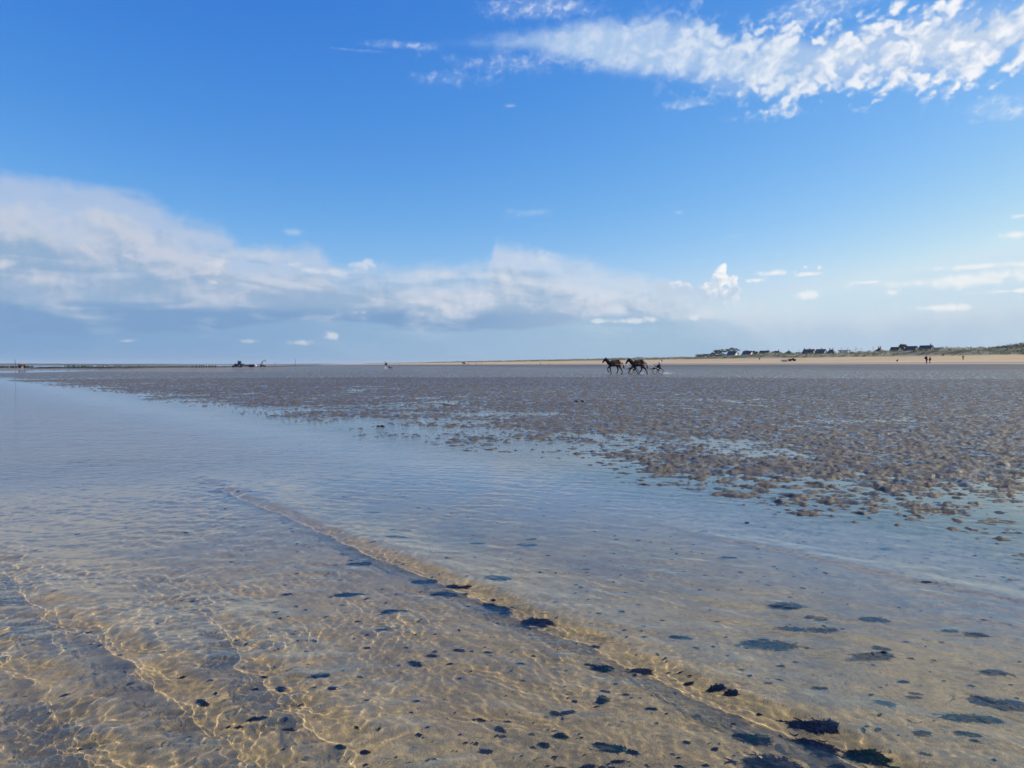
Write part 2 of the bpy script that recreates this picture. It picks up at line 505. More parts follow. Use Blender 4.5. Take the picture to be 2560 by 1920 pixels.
# sea water: one refracting surface, finer capillary ripples as bump
water_m, n, out = new_mat("sea_water")
(x, y, z), P = pos_xyz(n)
s_ = x * SX + y * SY
dist = n.m('SQRT', x * x + y * y)
w1 = n.noise(n.vec(x * 1.0 + y * 0.25, y * 1.5 - x * 0.3, 0.0), 5.0, 4, 0.6, 0.3, dim='3D')
w2 = n.noise(n.vec(x * 0.7, y * 1.2, 4.0), 1.3, 3, 0.55, dim='3D')
calm = n.smooth(s_ + (w2 - 0.5) * 2.4, 5.2, 1.5)             # rougher to seaward
amp = (calm * 0.85 + 0.15) * n.smooth(dist, WATER_NEAR * 0.61, WATER_NEAR)
gl = n.node('ShaderNodeBsdfGlass')
gl.inputs['IOR'].default_value = 1.333
gl.inputs['Roughness'].default_value = 0.0
gl.inputs['Color'].default_value = WATER_TINT
bn = n.node('ShaderNodeBump')
bn.inputs['Distance'].default_value = 0.07
n.link(amp, bn.inputs['Strength'])
n.link(w1 + w2 * 1.2, bn.inputs['Height'])
n.t.links.new(bn.outputs[0], gl.inputs['Normal'])
n.t.links.new(gl.outputs[0], out.inputs[0])
# the nearest water has its ripples in the mesh itself
water_near_m, n, out = new_mat("sea_water_close")
gl = n.node('ShaderNodeBsdfGlass')
gl.inputs['IOR'].default_value = 1.333
gl.inputs['Roughness'].default_value = 0.0
gl.inputs['Color'].default_value = WATER_TINT
n.t.links.new(gl.outputs[0], out.inputs[0])

# ---------------------------------------------------------------- the ground, one sheet to the horizon
rows = [0.25]
while rows[-1] < 6000:
    r = rows[-1]
    dr = min(max(0.0042 * r, 0.018), 0.065) if r < 62 else (0.065 if r < 70 else r * 0.012 if r < 700 else r * 0.06)
    rows.append(r + dr)
rows, th = polar_axes(rows, 40, 0.085, 6)
def ground_z(X, Y):
    z, s, p = base_height(X, Y)
    far = sst(150, 110, np.hypot(X, Y))
    return z + ripple_height(X, Y, s, p) * np.maximum(far, 0.0)
ground = polar_mesh('ground', rows, th, ground_z, sand)
ground['kind'] = 'structure'
ground.cycles.is_caustics_receiver = True
def gz(x, y):
    """smooth ground height under a thing"""
    z, s, p = base_height(np.array([[float(x)]]), np.array([[float(y)]]))
    return float(z[0, 0])

# ---------------------------------------------------------------- the water
wrng = np.random.default_rng(3)
WAVES = []
for k in range(60):
    lam = math.exp(wrng.uniform(math.log(0.036), math.log(0.40)))
    ang = wrng.normal(math.atan2(SY, SX) + 0.25, 0.60)
    WAVES.append((2 * math.pi / lam, math.cos(ang), math.sin(ang), wrng.uniform(0, 6.28), lam * wrng.uniform(0.4, 1.0)))
for k in range(34):                                            # finer wind ripples
    lam = math.exp(wrng.uniform(math.log(0.022), math.log(0.05)))
    ang = wrng.normal(math.atan2(SY, SX) + 0.35, 0.75)
    WAVES.append((2 * math.pi / lam, math.cos(ang), math.sin(ang), wrng.uniform(0, 6.28), lam * wrng.uniform(0.15, 0.50)))
def crest(d, back, front, h):
    """wave profile; d<0 is the camera side (steep), d>0 the shoreward side (long)"""
    return h * np.where(d < 0, np.exp(-(d / back) ** 2), np.exp(-(d / front) ** 2))
def water_z(X, Y):
    s = SX * X + SY * Y
    t = -SY * X + SX * Y
    rr = np.hypot(X, Y)
    near = sst(WATER_NEAR, WATER_NEAR * 0.62, rr)
    wig = 0.075 * fbm(0, t * 1.1, s * 0.4, 3) + 0.035 * fbm(3, t * 4.5, s * 2.5, 3)
    z = 0
    hmod = 0.9 + 0.8 * fbm(2, t * 1.1 + 4, s * 0.2, 2)
    z = z + crest(s - 2.30 + wig * 1.3, 0.085, 0.25, 0.034) * hmod * sst(9.2, 7.6, t)
    z = z + crest(s - 2.62 + wig, 0.20, 0.22, 0.006) * sst(9.2, 7.6, t)
    s2 = np.interp(t, [-2, 2.36, 5.58, 9], [1.12, 0.83, 0.35, -0.1])
    z = z + crest(s - s2 + wig * 2.2, 0.120, 0.26, 0.042) * hmod
    z = z + crest(s - 1.05 + wig * 3, 0.080, 0.18, 0.024) * sst(3.9, 3.5, t)
    s4 = np.interp(t, [-2, 2.5, 4.2, 9], [0.9, 0.46, 0.24, -0.3])
    z = z + crest(s - s4 + wig * 2.6, 0.100, 0.20, 0.030)
    z = z + crest(s - s4 + 0.42 + wig * 2.4, 0.09, 0.20, 0.024)
    # second faint line near the shoreward edge
    z = z + crest(s - 4.35 + wig * 2, 0.06, 0.16, 0.007) * sst(4.5, 2.5, t)
    rip = 0
    gx = X + 0.12 * fbm(6, X * 1.5, Y * 1.5, 2); gy = Y + 0.12 * fbm(7, X * 1.5, Y * 1.5, 2)
    for k, c, si, ph, a in WAVES:
        rip = rip + a * np.sin(k * (gx * c + gy * si) + ph)
    group = 0.55 + 1.1 * fbm(9, X * 1.6, Y * 1.6, 3)
    rough_ = np.interp(s, [-3, 0.4, 1.4, 2.2, 2.5, 3.4, 5, 8], [2.4, 2.2, 1.9, 1.6, 1.30, 1.15, 0.70, 0.14])
    z = z + rip * 0.0020 * np.maximum(group, 0.12) * rough_
    return z * near
rows = [0.5]
while rows[-1] < 7000:
    r = rows[-1]
    rows.append(r + (0.0070 if r < 4.8 else 0.013 if r < WATER_NEAR else r * 0.1))
rows, th = polar_axes(rows, 40, 0.085, 6)
water = polar_mesh('sea_water', rows, th, water_z, water_m)
water['kind'] = 'structure'
water.cycles.is_caustics_caster = True
water.data.materials.append(water_near_m)
_n = (int(np.searchsorted(rows, WATER_NEAR * 0.62)) - 1) * len(th)
_mi = np.zeros(len(water.data.polygons), np.int32)
_mi[:_n] = 1
_mi[-len(th):] = 1
water.data.polygons.foreach_set('material_index', _mi)
# ---------------------------------------------------------------- object helpers
def at(px, py=None, d=None, dz=0.0):
    """photograph pixel of a foot point -> world point on the ground (or at depth d)"""
    if d is None:
        d = CAM_H * FPX / max(py - 912, 2.0)
        for _ in range(30):
            zz = gz((px - 1280) / FPX * d, d)
            if py > 913.5 and CAM_H - zz > 0.05:
                d = 0.5 * d + 0.5 * (CAM_H - zz) * FPX / (py - 912)
    x = (px - 1280) / FPX * d
    return Vector((x, d, gz(x, d) + dz))

def tag(o, label, cat, group=None, kind=None):
    o['label'] = label; o['category'] = cat
    if group: o['group'] = group
    if kind: o['kind'] = kind
    return o

def thing(name, label, cat, loc=(0, 0, 0), rz=0.0, group=None, scale=1.0):
    o = bpy.data.objects.new(name, None)
    COL.objects.link(o)
    o.location = loc; o.rotation_euler = (0, 0, rz); o.scale = (scale,) * 3
    o.empty_display_size = 0.2
    return tag(o, label, cat, group)

def link_mesh(name, me, mat, parent=None, smooth=True):
    o = bpy.data.objects.new(name, me)
    COL.objects.link(o)
    if mat is not None:
        me.materials.clear(); me.materials.append(mat)
    if smooth:
        me.polygons.foreach_set('use_smooth', [True] * len(me.polygons))
    if parent is not None:
        o.parent = parent
    return o

class MB:
    """collects solid primitives into one mesh"""
    def __init__(s):
        s.bm = bmesh.new()
    def box(s, c, size, rot=None, bevel=0.0):
        r = bmesh.ops.create_cube(s.bm, size=1.0)
        M = Matrix.Translation(c) @ (rot.to_matrix().to_4x4() if rot else Matrix()) @ Matrix.Diagonal((*size, 1))
        bmesh.ops.transform(s.bm, matrix=M, verts=r['verts'])
        if bevel:
            ed = list({e for v in r['verts'] for e in v.link_edges})
            bmesh.ops.bevel(s.bm, geom=ed, offset=bevel, segments=2, affect='EDGES', profile=0.5)
        return s
    def tube(s, pts, r0, r1=None, n=8):
        pts = [Vector(p) for p in pts]
        r1 = r0 if r1 is None else r1
        rings = []
        for i, p in enumerate(pts):
            t = (pts[min(i + 1, len(pts) - 1)] - pts[max(i - 1, 0)]).normalized()
            a = t.orthogonal().normalized(); b = t.cross(a)
            if rings:                                         # keep the rings from twisting
                a = (la - t * la.dot(t)).normalized(); b = t.cross(a)
            la = a
            r = r0 + (r1 - r0) * i / max(1, len(pts) - 1)
            rings.append([s.bm.verts.new(p + (a * math.cos(k * 2 * math.pi / n) + b * math.sin(k * 2 * math.pi / n)) * r) for k in range(n)])
        for A_, B_ in zip(rings, rings[1:]):
            for k in range(n):
                s.bm.faces.new((A_[k], A_[(k + 1) % n], B_[(k + 1) % n], B_[k]))
        s.bm.faces.new(rings[0][::-1]); s.bm.faces.new(rings[-1])
        return s
    def ball(s, c, r, u=12, v=8):
        q = bmesh.ops.create_uvsphere(s.bm, u_segments=u, v_segments=v, radius=1.0)
        r = (r,) * 3 if not hasattr(r, '__len__') else r
        bmesh.ops.transform(s.bm, matrix=Matrix.Translation(c) @ Matrix.Diagonal((*r, 1)), verts=q['verts'])
        return s
    def wheel(s, c, R_, w, n=24, hollow=0.0, axis='Y'):
        """ring (or disc when hollow is 0) with its axle along Y"""
        prof = [(R_ - w * 0.3, -w / 2), (R_, -w * 0.25), (R_, w * 0.25), (R_ - w * 0.3, w / 2), (hollow, w / 2), (hollow, -w / 2)]
        rings = []
        for k in range(n):
            a = 2 * math.pi * k / n
            rings.append([s.bm.verts.new(Vector(c) + Vector((rr * math.cos(a), yy, rr * math.sin(a)))) for rr, yy in prof])
        m_ = len(prof)
        for k in range(n):
            A_, B_ = rings[k], rings[(k + 1) % n]
            for j in range(m_):
                s.bm.faces.new((A_[j], A_[(j + 1) % m_], B_[(j + 1) % m_], B_[j]))
        return s
    def poly(s, pts, thick=None):
        """extruded polygon: pts is a loop of 3-D points, thick a vector"""
        a = [s.bm.verts.new(p) for p in pts]
        b = [s.bm.verts.new(Vector(p) + Vector(thick)) for p in pts]
        s.bm.faces.new(a); s.bm.faces.new(b[::-1])
        for i in range(len(a)):
            j = (i + 1) % len(a)
            s.bm.faces.new((a[j], a[i], b[i], b[j]))
        return s
    def mesh(s, name):
        bmesh.ops.remove_doubles(s.bm, verts=s.bm.verts, dist=1e-5)
        bmesh.ops.recalc_face_normals(s.bm, faces=s.bm.faces)
        me = bpy.data.meshes.new(name)
        s.bm.to_mesh(me); s.bm.free()
        return me
    def build(s, name, mat, parent=None, smooth=False):
        return link_mesh(name, s.mesh(name), mat, parent, smooth)

def skin_mesh(name, nodes, edges, levels=1, grow=1.0, add=0.0):
    """one continuous skinned surface over a joint skeleton; nodes: key -> (pos, radius)"""
    keys = list(nodes)
    bm = bmesh.new()
    lay = bm.verts.layers.skin.verify()
    vs = {k: bm.verts.new(nodes[k][0]) for k in keys}
    for a, b in edges:
        bm.edges.new((vs[a], vs[b]))
    for i, k in enumerate(keys):
        r = nodes[k][1]
        r = (r, r) if not hasattr(r, '__len__') else r
        vs[k][lay].radius = (r[0] * grow + add, r[1] * grow + add)
        vs[k][lay].use_root = (i == 0)
    me = bpy.data.meshes.new(name)
    bm.to_mesh(me); bm.free()
    o = bpy.data.objects.new(name, me)
    COL.objects.link(o)
    m1_ = o.modifiers.new('skin', 'SKIN'); m1_.use_smooth_shade = True
    if levels:
        m2_ = o.modifiers.new('sub', 'SUBSURF'); m2_.levels = levels; m2_.render_levels = levels
    dg = bpy.context.evaluated_depsgraph_get()
    out_ = bpy.data.meshes.new_from_object(o.evaluated_get(dg))
    out_.name = name
    bpy.data.objects.remove(o)
    bpy.data.meshes.remove(me)
    return out_

_simple = {}
def paint(name, rgb, rough=0.6, spec=0.3, var=0.25, scale=8.0, metal=0.0, bump=0.0):
    """plain procedural material with a little mottling in its own colour"""
    if name in _simple:
        return _simple[name]
    m, n_, out_ = new_mat(name)
    tcn = n_.node('ShaderNodeTexCoord')
    nz = n_.noise(E(n_, tcn.outputs['Object']), scale, 4, 0.6, dim='3D')
    lo = tuple(c * (1 - var) for c in rgb); hi = tuple(min(1, c * (1 + var)) for c in rgb)
    principled(n_, out_, n_.mix(n_.smooth(nz, 0.3, 0.7), lo, hi), rough, spec, nz if bump else None, bump, 0.02, metal)
    _simple[name] = m
    return m

def coat(name, front, rear):
    """horse coat: dark forehand and legs, warmer barrel and rump (the horse stands along its own X, hooves at z 0)"""
    m, n_, out_ = new_mat(name)
    tcn = n_.node('ShaderNodeTexCoord'); sp_ = n_.node('ShaderNodeSeparateXYZ')
    n_.t.links.new(tcn.outputs['Object'], sp_.inputs[0])
    ox, oz = E(n_, sp_.outputs[0]), E(n_, sp_.outputs[2])
    nz = n_.noise(E(n_, tcn.outputs['Object']), 2.0, 4, 0.6, dim='3D')
    f_ = n_.smooth(ox + (nz - 0.5) * 0.5, 0.25, -0.35) * n_.smooth(oz, 0.65, 1.05)
    principled(n_, out_, n_.mix(f_, front, rear), 0.5, 0.25)
    return m
M_BAY = coat('bay_coat', (0.022, 0.010, 0.007), (0.150, 0.046, 0.016))
M_DARKBAY = coat('dark_bay_coat', (0.016, 0.009, 0.007), (0.070, 0.024, 0.011))
M_MANE = paint('black_horse_hair', (0.008, 0.007, 0.006), 0.5)
M_STRAP = paint('pale_harness_strap', (0.55, 0.50, 0.42), 0.5)
M_LEATHER = paint('dark_leather', (0.02, 0.016, 0.014), 0.45)
M_METAL = paint('grey_metal', (0.45, 0.45, 0.46), 0.35, 0.5, 0.15, 8, 0.7)
M_PALEMETAL = paint('pale_painted_tube', (0.62, 0.61, 0.60), 0.4)
M_RUBBER = paint('black_rubber', (0.015, 0.015, 0.016), 0.7)
M_SKIN = paint('skin', (0.45, 0.28, 0.20), 0.5)
M_BLACK = paint('black_cloth', (0.014, 0.014, 0.017), 0.85)
M_NAVY = paint('navy_cloth', (0.02, 0.03, 0.06), 0.85)
M_WHITE = paint('white_cloth', (0.75, 0.75, 0.74), 0.8, 0.2, 0.06)
M_WHITEP = paint('white_paint', (0.78, 0.78, 0.76), 0.4, 0.4, 0.06)
M_GREYC = paint('grey_cloth', (0.10, 0.105, 0.115), 0.85)
M_PURPLE = paint('plum_cloth', (0.09, 0.045, 0.085), 0.85)
M_BROWN = paint('brown_cloth', (0.11, 0.055, 0.035), 0.85)
M_HAIR = paint('dark_hair', (0.03, 0.02, 0.014), 0.6)
M_BLUEHAT = paint('blue_cloth', (0.03, 0.08, 0.17), 0.85)
M_RED = paint('faded_red_paint', (0.20, 0.070, 0.060), 0.5, 0.4, 0.3)
M_DKPAINT = paint('dark_blue_paint', (0.012, 0.02, 0.035), 0.4, 0.4, 0.3)
M_DKSTEEL = paint('dark_steel', (0.022, 0.024, 0.026), 0.55)
M_TAN = paint('tan_paint', (0.42, 0.32, 0.20), 0.5)
M_GLASS = paint('dark_window_glass', (0.03, 0.04, 0.05), 0.12, 0.6, 0.1)
M_WOODPOST = paint('wet_black_wood', (0.035, 0.032, 0.026), 0.7, 0.3, 0.5, 6, 0, 0.4)
M_ORANGE = paint('orange_buoy_plastic', (0.85, 0.33, 0.05), 0.45)
M_YELLOW = paint('pale_yellow_plastic', (0.85, 0.68, 0.35), 0.45)

# ---------------------------------------------------------------- dunes
UX, UY = -0.286, 0.958                                           # along the dunes, away from the camera
def pq(p, q):
    return p * PX_ + q * UX, p * PY_ + q * UY
def dune_h(p, q):
    p = np.asarray(p, float); q = np.asarray(q, float)
    a = np.interp(p, [234, 240, 246, 256, 264, 276, 290, 304, 318, 336, 380, 520], [3.4, 4.3, 5.4, 6.2, 5.8, 5.3, 6.1, 6.7, 6.4, 6.0, 6.0, 6.4])
    a = a - 1.3 * sst(250, 280, q) * sst(760, 640, q) * sst(262, 285, p)
    w = np.interp(p, [234, 244, 258, 300, 340, 520], [.15, .6, 1.0, 1.3, .9, .4])
    n1 = fbm(0, p / 34.0, q / 46.0, 4, .55) * 4.6
    n2 = fbm(4, p / 9.0, q / 13.0, 3, .5) * 1.6
    near = sst(430, 330, q)                                      # rougher hills nearer the camera
    hill = 3.2 * np.exp(-((p - 312) / 40.0) ** 2) * sst(272, 205, q)
    return a + w * (n1 * (.20 + .50 * near) + n2 * .55) + hill + w * near * .9
# sampled finer towards the near end
qs = [120.0]
while qs[-1] < 2600:
    qs.append(qs[-1] + max(1.5, (qs[-1] - 60) * .006))
qs = np.array(qs)
ps = np.concatenate([np.arange(234, 344, 1.8), np.arange(344, 540, 8.0)])
Pg, Qg = np.meshgrid(ps, qs, indexing='ij')
Xg, Yg = pq(Pg, Qg)
Zg = dune_h(Pg, Qg)
npp, nq = Pg.shape
co = np.stack([Xg, Yg, Zg], -1).reshape(-1, 3)
ii, jj = np.meshgrid(np.arange(npp - 1), np.arange(nq - 1), indexing='ij')
aa = (ii * nq + jj).ravel()
fc = np.stack([aa, aa + nq, aa + nq + 1, aa + 1], -1)
dune_m, n, out = new_mat("dune_turf")
(x, y, z), P = pos_xyz(n)
pp_ = x * PX_ + y * PY_
g1 = n.noise(n.vec(x, y, z * 3.0), 0.22, 5, 0.62, dim='3D')
g2 = n.noise(n.vec(x, y, z * 4.0), 0.055, 4, 0.6, dim='3D')
gr_ = n.mix(n.smooth(g1, 0.36, 0.64), (0.225, 0.215, 0.115), (0.35, 0.315, 0.19))
gr_ = n.mix(n.smooth(g2, 0.50, 0.64) * 0.85, gr_, (0.10, 0.105, 0.055))
gr_ = n.mix(n.smooth(pp_ + (g2 - 0.5) * 30.0, 276.0, 300.0) * n.smooth(g1 + g2, 0.86, 1.08) * 0.9, gr_, (0.060, 0.050, 0.042))  # slope and hollow shade of the rear dunes painted in as dark patches
gr_ = n.mix(n.smooth(pp_ + (g1 - 0.5) * 9.0, 243.0, 239.0), gr_, (0.55, 0.42, 0.26))
gr_ = n.mix(n.smooth(g1 - g2 * 0.4, 0.40, 0.46) * n.smooth(pp_, 300.0, 250.0) * 0.6, gr_, (0.50, 0.40, 0.26))
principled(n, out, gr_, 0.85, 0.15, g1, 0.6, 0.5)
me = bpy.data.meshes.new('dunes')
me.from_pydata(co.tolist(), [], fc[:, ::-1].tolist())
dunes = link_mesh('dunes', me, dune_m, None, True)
dunes['kind'] = 'structure'
if dunes.data.polygons[0].normal.z < 0:
    dunes.data.flip_normals()

def dz_at(p, q):
    return float(dune_h(np.array([[p]]), np.array([[q]]))[0, 0])

# marram grass and dark clumps standing in for dune shade: uncountable, one mesh each
def cards(centers, build, name, mat, label, cat):
    V, F = [], []
    for c in centers:
        build(c, V, F)
    me = bpy.data.meshes.new(name)
    me.from_pydata(V, [], F)
    o = link_mesh(name, me, mat, None, False)
    return tag(o, label, cat, None, 'stuff')
lr = random.Random(9)
def dune_spots(n_, p0_, p1_, test):
    out_ = []
    while len(out_) < n_:
        q = 150 + 1250 * lr.random() ** 1.9
        p = lr.uniform(p0_, p1_)
        if lr.random() < test(p, q):
            x, y = pq(p, q)
            out_.append((x, y, dz_at(p, q), p, q))
    return out_
def grass_tuft(c, V, F):
    x, y, z, p, q = c
    for k in range(7):
        a = lr.uniform(0, 6.28); h = lr.uniform(.45, .95); l = lr.uniform(.25, .6); w = lr.uniform(.05, .12)
        dx_, dy_ = math.cos(a), math.sin(a); b = len(V)
        ox, oy = lr.gauss(0, .35), lr.gauss(0, .35)
        V += [(x + ox - dy_ * w, y + oy + dx_ * w, z - .1), (x + ox + dy_ * w, y + oy - dx_ * w, z - .1), (x + ox + dx_ * l * .5 + dy_ * w * .7, y + oy + dy_ * l * .5 - dx_ * w * .7, z + h * .75), (x + ox + dx_ * l, y + oy + dy_ * l, z + h)]
        F += [(b, b + 1, b + 2), (b, b + 2, b + 3)]
def shade_clump(c, V, F):
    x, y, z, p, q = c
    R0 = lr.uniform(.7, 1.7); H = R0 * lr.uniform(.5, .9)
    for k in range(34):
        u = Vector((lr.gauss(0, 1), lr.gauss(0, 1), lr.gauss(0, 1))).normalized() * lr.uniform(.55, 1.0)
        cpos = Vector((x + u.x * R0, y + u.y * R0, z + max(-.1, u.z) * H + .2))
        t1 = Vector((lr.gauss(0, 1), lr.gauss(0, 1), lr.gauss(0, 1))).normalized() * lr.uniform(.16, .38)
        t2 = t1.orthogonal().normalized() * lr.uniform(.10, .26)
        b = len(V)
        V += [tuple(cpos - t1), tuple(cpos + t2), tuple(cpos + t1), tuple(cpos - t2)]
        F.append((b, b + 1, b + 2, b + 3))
M_MARRAM = paint('marram_grass', (0.30, 0.285, 0.15), 0.8, 0.2, 0.45, 0.12)
M_DUNESHADE = paint('dune_shade_leaf', (0.042, 0.043, 0.028), 0.8, 0.2, 0.5, 0.4)  # dark leaf colour stands in for the shaded sides of the dunes
cards(dune_spots(7500, 241, 330, lambda p, q: .35 + .65 * (fbm(3, p / 12.0, q / 18.0, 2) > -.05)), grass_tuft, 'dune_grass', M_MARRAM, 'pale straw green marram grass covering the dunes', 'grass')
cards(dune_spots(980, 276, 345, lambda p, q: .9 if fbm(6, p / 16.0, q / 22.0, 2) > -.02 and q < 480 else .05), shade_clump, 'dune_shade_clumps', M_DUNESHADE, 'dark leaf clumps standing in for shade on the rear dunes', 'dune shade')

# ---------------------------------------------------------------- houses behind the dunes
def spot(px, p):
    """ground point on the line p = const seen at photograph column px"""
    k = (px - 1280) / FPX
    d = p / (PX_ * k + PY_)
    return k * d, d
M_WALLW = paint('white_render', (0.74, 0.72, 0.68), 0.8, 0.2, 0.07, 2.0)
M_WALLC = paint('cream_render', (0.66, 0.56, 0.40), 0.8, 0.2, 0.07, 2.0)
M_WALLB = paint('pale_blue_render', (0.55, 0.64, 0.68), 0.8, 0.2, 0.07, 2.0)
M_WALLG = paint('beige_render', (0.46, 0.42, 0.33), 0.8, 0.2, 0.1, 2.0)
def tiles(name, rgb):
    m, n_, out_ = new_mat(name)
    tcn = n_.node('ShaderNodeTexCoord')
    wv2 = n_.node('ShaderNodeTexWave', wave_type='BANDS', bands_direction='Z')
    n_.t.links.new(tcn.outputs['Object'], wv2.inputs['Vector'])
    wv2.inputs['Scale'].default_value = 3.0; wv2.inputs['Distortion'].default_value = 0.6
    nz = n_.noise(E(n_, tcn.outputs['Object']), 2.5, 4, 0.6, dim='3D')
    principled(n_, out_, n_.mix(n_.smooth(nz, 0.3, 0.7), tuple(c * .75 for c in rgb), tuple(c * 1.25 for c in rgb)), 0.65, 0.25, E(n_, wv2.outputs[1]), 0.4, 0.03)
    return m
M_SLATE = tiles('slate_roof', (0.060, 0.064, 0.078))
M_BRTILE = tiles('brown_tile_roof', (0.125, 0.095, 0.078))
M_RDTILE = tiles('red_brown_tile_roof', (0.25, 0.13, 0.09))
M_GRTILE = tiles('grey_tile_roof', (0.095, 0.092, 0.086))
M_CHIM = paint('chimney_render', (0.30, 0.24, 0.20), 0.8)
M_FRAME = paint('window_frame_paint', (0.7, 0.7, 0.68), 0.5, 0.3, 0.05)
def house(label, px, p, ztop, L, Wd, wall_m, roof_m, kind='gable', rz=None, rise=2.6, chim=(), name='house', cat='house', base=None):
    x, y = spot(px, p)
    q = x * UX + y * UY
    z0 = dz_at(p, q) - .4 if base is None else base
    if rz is None:
        rz = -(27 + math.degrees(math.atan2(x, y)))                # gable end turned to the right, street front to the left
    H = ztop - z0                                                # ridge height above the base
    e = max(H - rise, .8)
    t = thing(name, label, cat, (x, y, z0), R(rz), 'houses behind the dunes')
    hl, hw = L / 2, Wd / 2
    bm = bmesh.new()
    v = [bm.verts.new(c) for c in [(-hl, -hw, -1.5), (hl, -hw, -1.5), (hl, hw, -1.5), (-hl, hw, -1.5), (-hl, -hw, e), (hl, -hw, e), (hl, hw, e), (-hl, hw, e)]]
    for f in [(0, 1, 5, 4), (2, 3, 7, 6)]:
        bm.faces.new([v[i] for i in f])
    if kind == 'gable':
        a, b = bm.verts.new((-hl, 0, H - .12)), bm.verts.new((hl, 0, H - .12))
        bm.faces.new([v[1], v[2], v[6], b, v[5]]); bm.faces.new([v[3], v[0], v[4], a, v[7]])
    else:
        bm.faces.new([v[1], v[2], v[6], v[5]]); bm.faces.new([v[3], v[0], v[4], v[7]])
    me_ = bpy.data.meshes.new('wall'); bm.to_mesh(me_); bm.free()
    link_mesh('wall', me_, wall_m, t, False)
    o_, th_ = .38, .16
    sl = (H - e) / hw
    bm = bmesh.new()
    if kind == 'gable':
        def slab(s_):
            pts = [(-hl - o_, 0, H), (hl + o_, 0, H), (hl + o_, s_ * (hw + o_), e - sl * o_), (-hl - o_, s_ * (hw + o_), e - sl * o_)]
            lo = [bm.verts.new(c) for c in pts]; up = [bm.verts.new((c[0], c[1], c[2] + th_)) for c in pts]
            bm.faces.new(lo); bm.faces.new(up[::-1])
            for i in range(4):
                j = (i + 1) % 4
                bm.faces.new((lo[j], lo[i], up[i], up[j]))
        slab(1); slab(-1)
    elif kind == 'hip':
        r_ = max(hl - hw, .25)
        lo = [bm.verts.new(c) for c in [(-hl - o_, -hw - o_, e - .12), (hl + o_, -hw - o_, e - .12), (hl + o_, hw + o_, e - .12), (-hl - o_, hw + o_, e - .12)]]
        a, b = bm.verts.new((-r_, 0, H)), bm.verts.new((r_, 0, H))
        for f in [(lo[0], lo[1], b, a), (lo[2], lo[3], a, b), (lo[1], lo[2], b), (lo[3], lo[0], a), (lo[3], lo[2], lo[1], lo[0])]:
            bm.faces.new(f)
    else:
        q_ = bmesh.ops.create_cube(bm, size=1)
        bmesh.ops.transform(bm, matrix=Matrix.Translation((0, 0, H - .15)) @ Matrix.Diagonal((L + .6, Wd + .6, .3, 1)), verts=q_['verts'])
    bmesh.ops.recalc_face_normals(bm, faces=bm.faces)
    me_ = bpy.data.meshes.new('roof'); bm.to_mesh(me_); bm.free()
    rf = link_mesh('roof', me_, roof_m, t, False)
    for cx_ in chim:
        MB().box((cx_, .02, H + .25), (.55, .62, 1.3)).box((cx_, .02, H + .95), (.66, .73, .10)).tube([(cx_, .02, H + 1.0), (cx_, .02, H + 1.3)], .11, .10, 8).build('chimney', M_CHIM, rf)
    def win(c, w, h, ax):
        """framed window proud of the wall; ax is the outward axis"""
        fr = MB(); gl_ = MB(); c = Vector(c)
        if ax == 'x':
            fr.box(c + Vector((.03, 0, 0)), (.06, w, h)); gl_.box(c + Vector((.055, 0, 0)), (.02, w - .16, h - .16))
        else:
            fr.box(c + Vector((0, -.03, 0)), (w, .06, h)); gl_.box(c + Vector((0, -.055, 0)), (w - .16, .02, h - .16))
        f_ = fr.build('window', M_FRAME, t); gl_.build('pane', M_GLASS, f_)
    zs = max(e - 1.0, .6)
    win((hl, 0, H - rise * .62 if kind == 'gable' else zs), .9, 1.1, 'x')
    for xx in (-hl * .5, hl * .45):
        win((xx, -hw, zs), 1.1, 1.0, 'y')
    MB().box((0, -hw - .03, e - 2.0), (.95, .06, 2.0)).build('door', M_BROWN_D, t)
    return t
M_BROWN_D = paint('brown_door_paint', (0.12, 0.07, 0.045), 0.5)
def zt(px, py, p):
    return CAM_H + (912 - py) / FPX * spot(px, p)[1]
def H_(label, px, py, p, L, Wd, *a, **k):
    return house(label, px, p, zt(px, py, p), L, Wd, *a, **k)
H_('small brown pyramid roofed house at the left end, against the dark cypress', 1781, 880.5, 420, 5.2, 5.0, M_WALLG, M_BRTILE, 'hip', rise=2.6)
H_('white gabled house half hidden by the spreading cypress', 1831, 878.5, 395, 8.0, 7.2, M_WALLW, M_SLATE, 'gable', rise=3.4)
H_('cream gabled house with a bushy tree behind its dark roof', 1869, 877.5, 400, 8.0, 7.4, M_WALLC, M_SLATE, 'gable', rise=3.3, chim=(-2.0,))
H_('pale blue gabled house right of the round dark bush', 1911, 877.0, 400, 8.2, 7.4, M_WALLB, M_SLATE, 'gable', rise=3.6, chim=(3.2,))
H_('broad slate hipped house with one chimney, widest roof of the row', 1941, 877.2, 398, 11.5, 7.6, M_WALLG, M_SLATE, 'hip', rise=3.4, chim=(1.8,))
H_('brown hipped house with a central chimney, right of the broad slate one', 1972, 877.6, 398, 9.4, 7.6, M_WALLG, M_BRTILE, 'hip', rise=3.2, chim=(-.4,))
H_('low flat roofed outbuilding in the gap between the hipped and beige houses', 1998, 880.5, 395, 5.0, 3.6, M_WALLB, M_GRTILE, 'flat', rise=.3, name='outbuilding', cat='building')
H_('tall beige gabled house with two stubby chimneys and a grey roof', 2022, 873.4, 390, 8.4, 6.8, M_WALLG, M_GRTILE, 'gable', rise=3.6, chim=(-3.6, .6))
H_('grey roofed beige house, right of the tall one with two stubby chimneys', 2052, 873.2, 390, 6.8, 6.8, M_WALLG, M_GRTILE, 'gable', rise=3.7, chim=(.4,))
H_('grey hipped house with a chimney at each end of its ridge', 2078, 873.8, 388, 7.6, 5.6, M_WALLG, M_GRTILE, 'hip', rise=3.2, chim=(-1.2, 1.2))
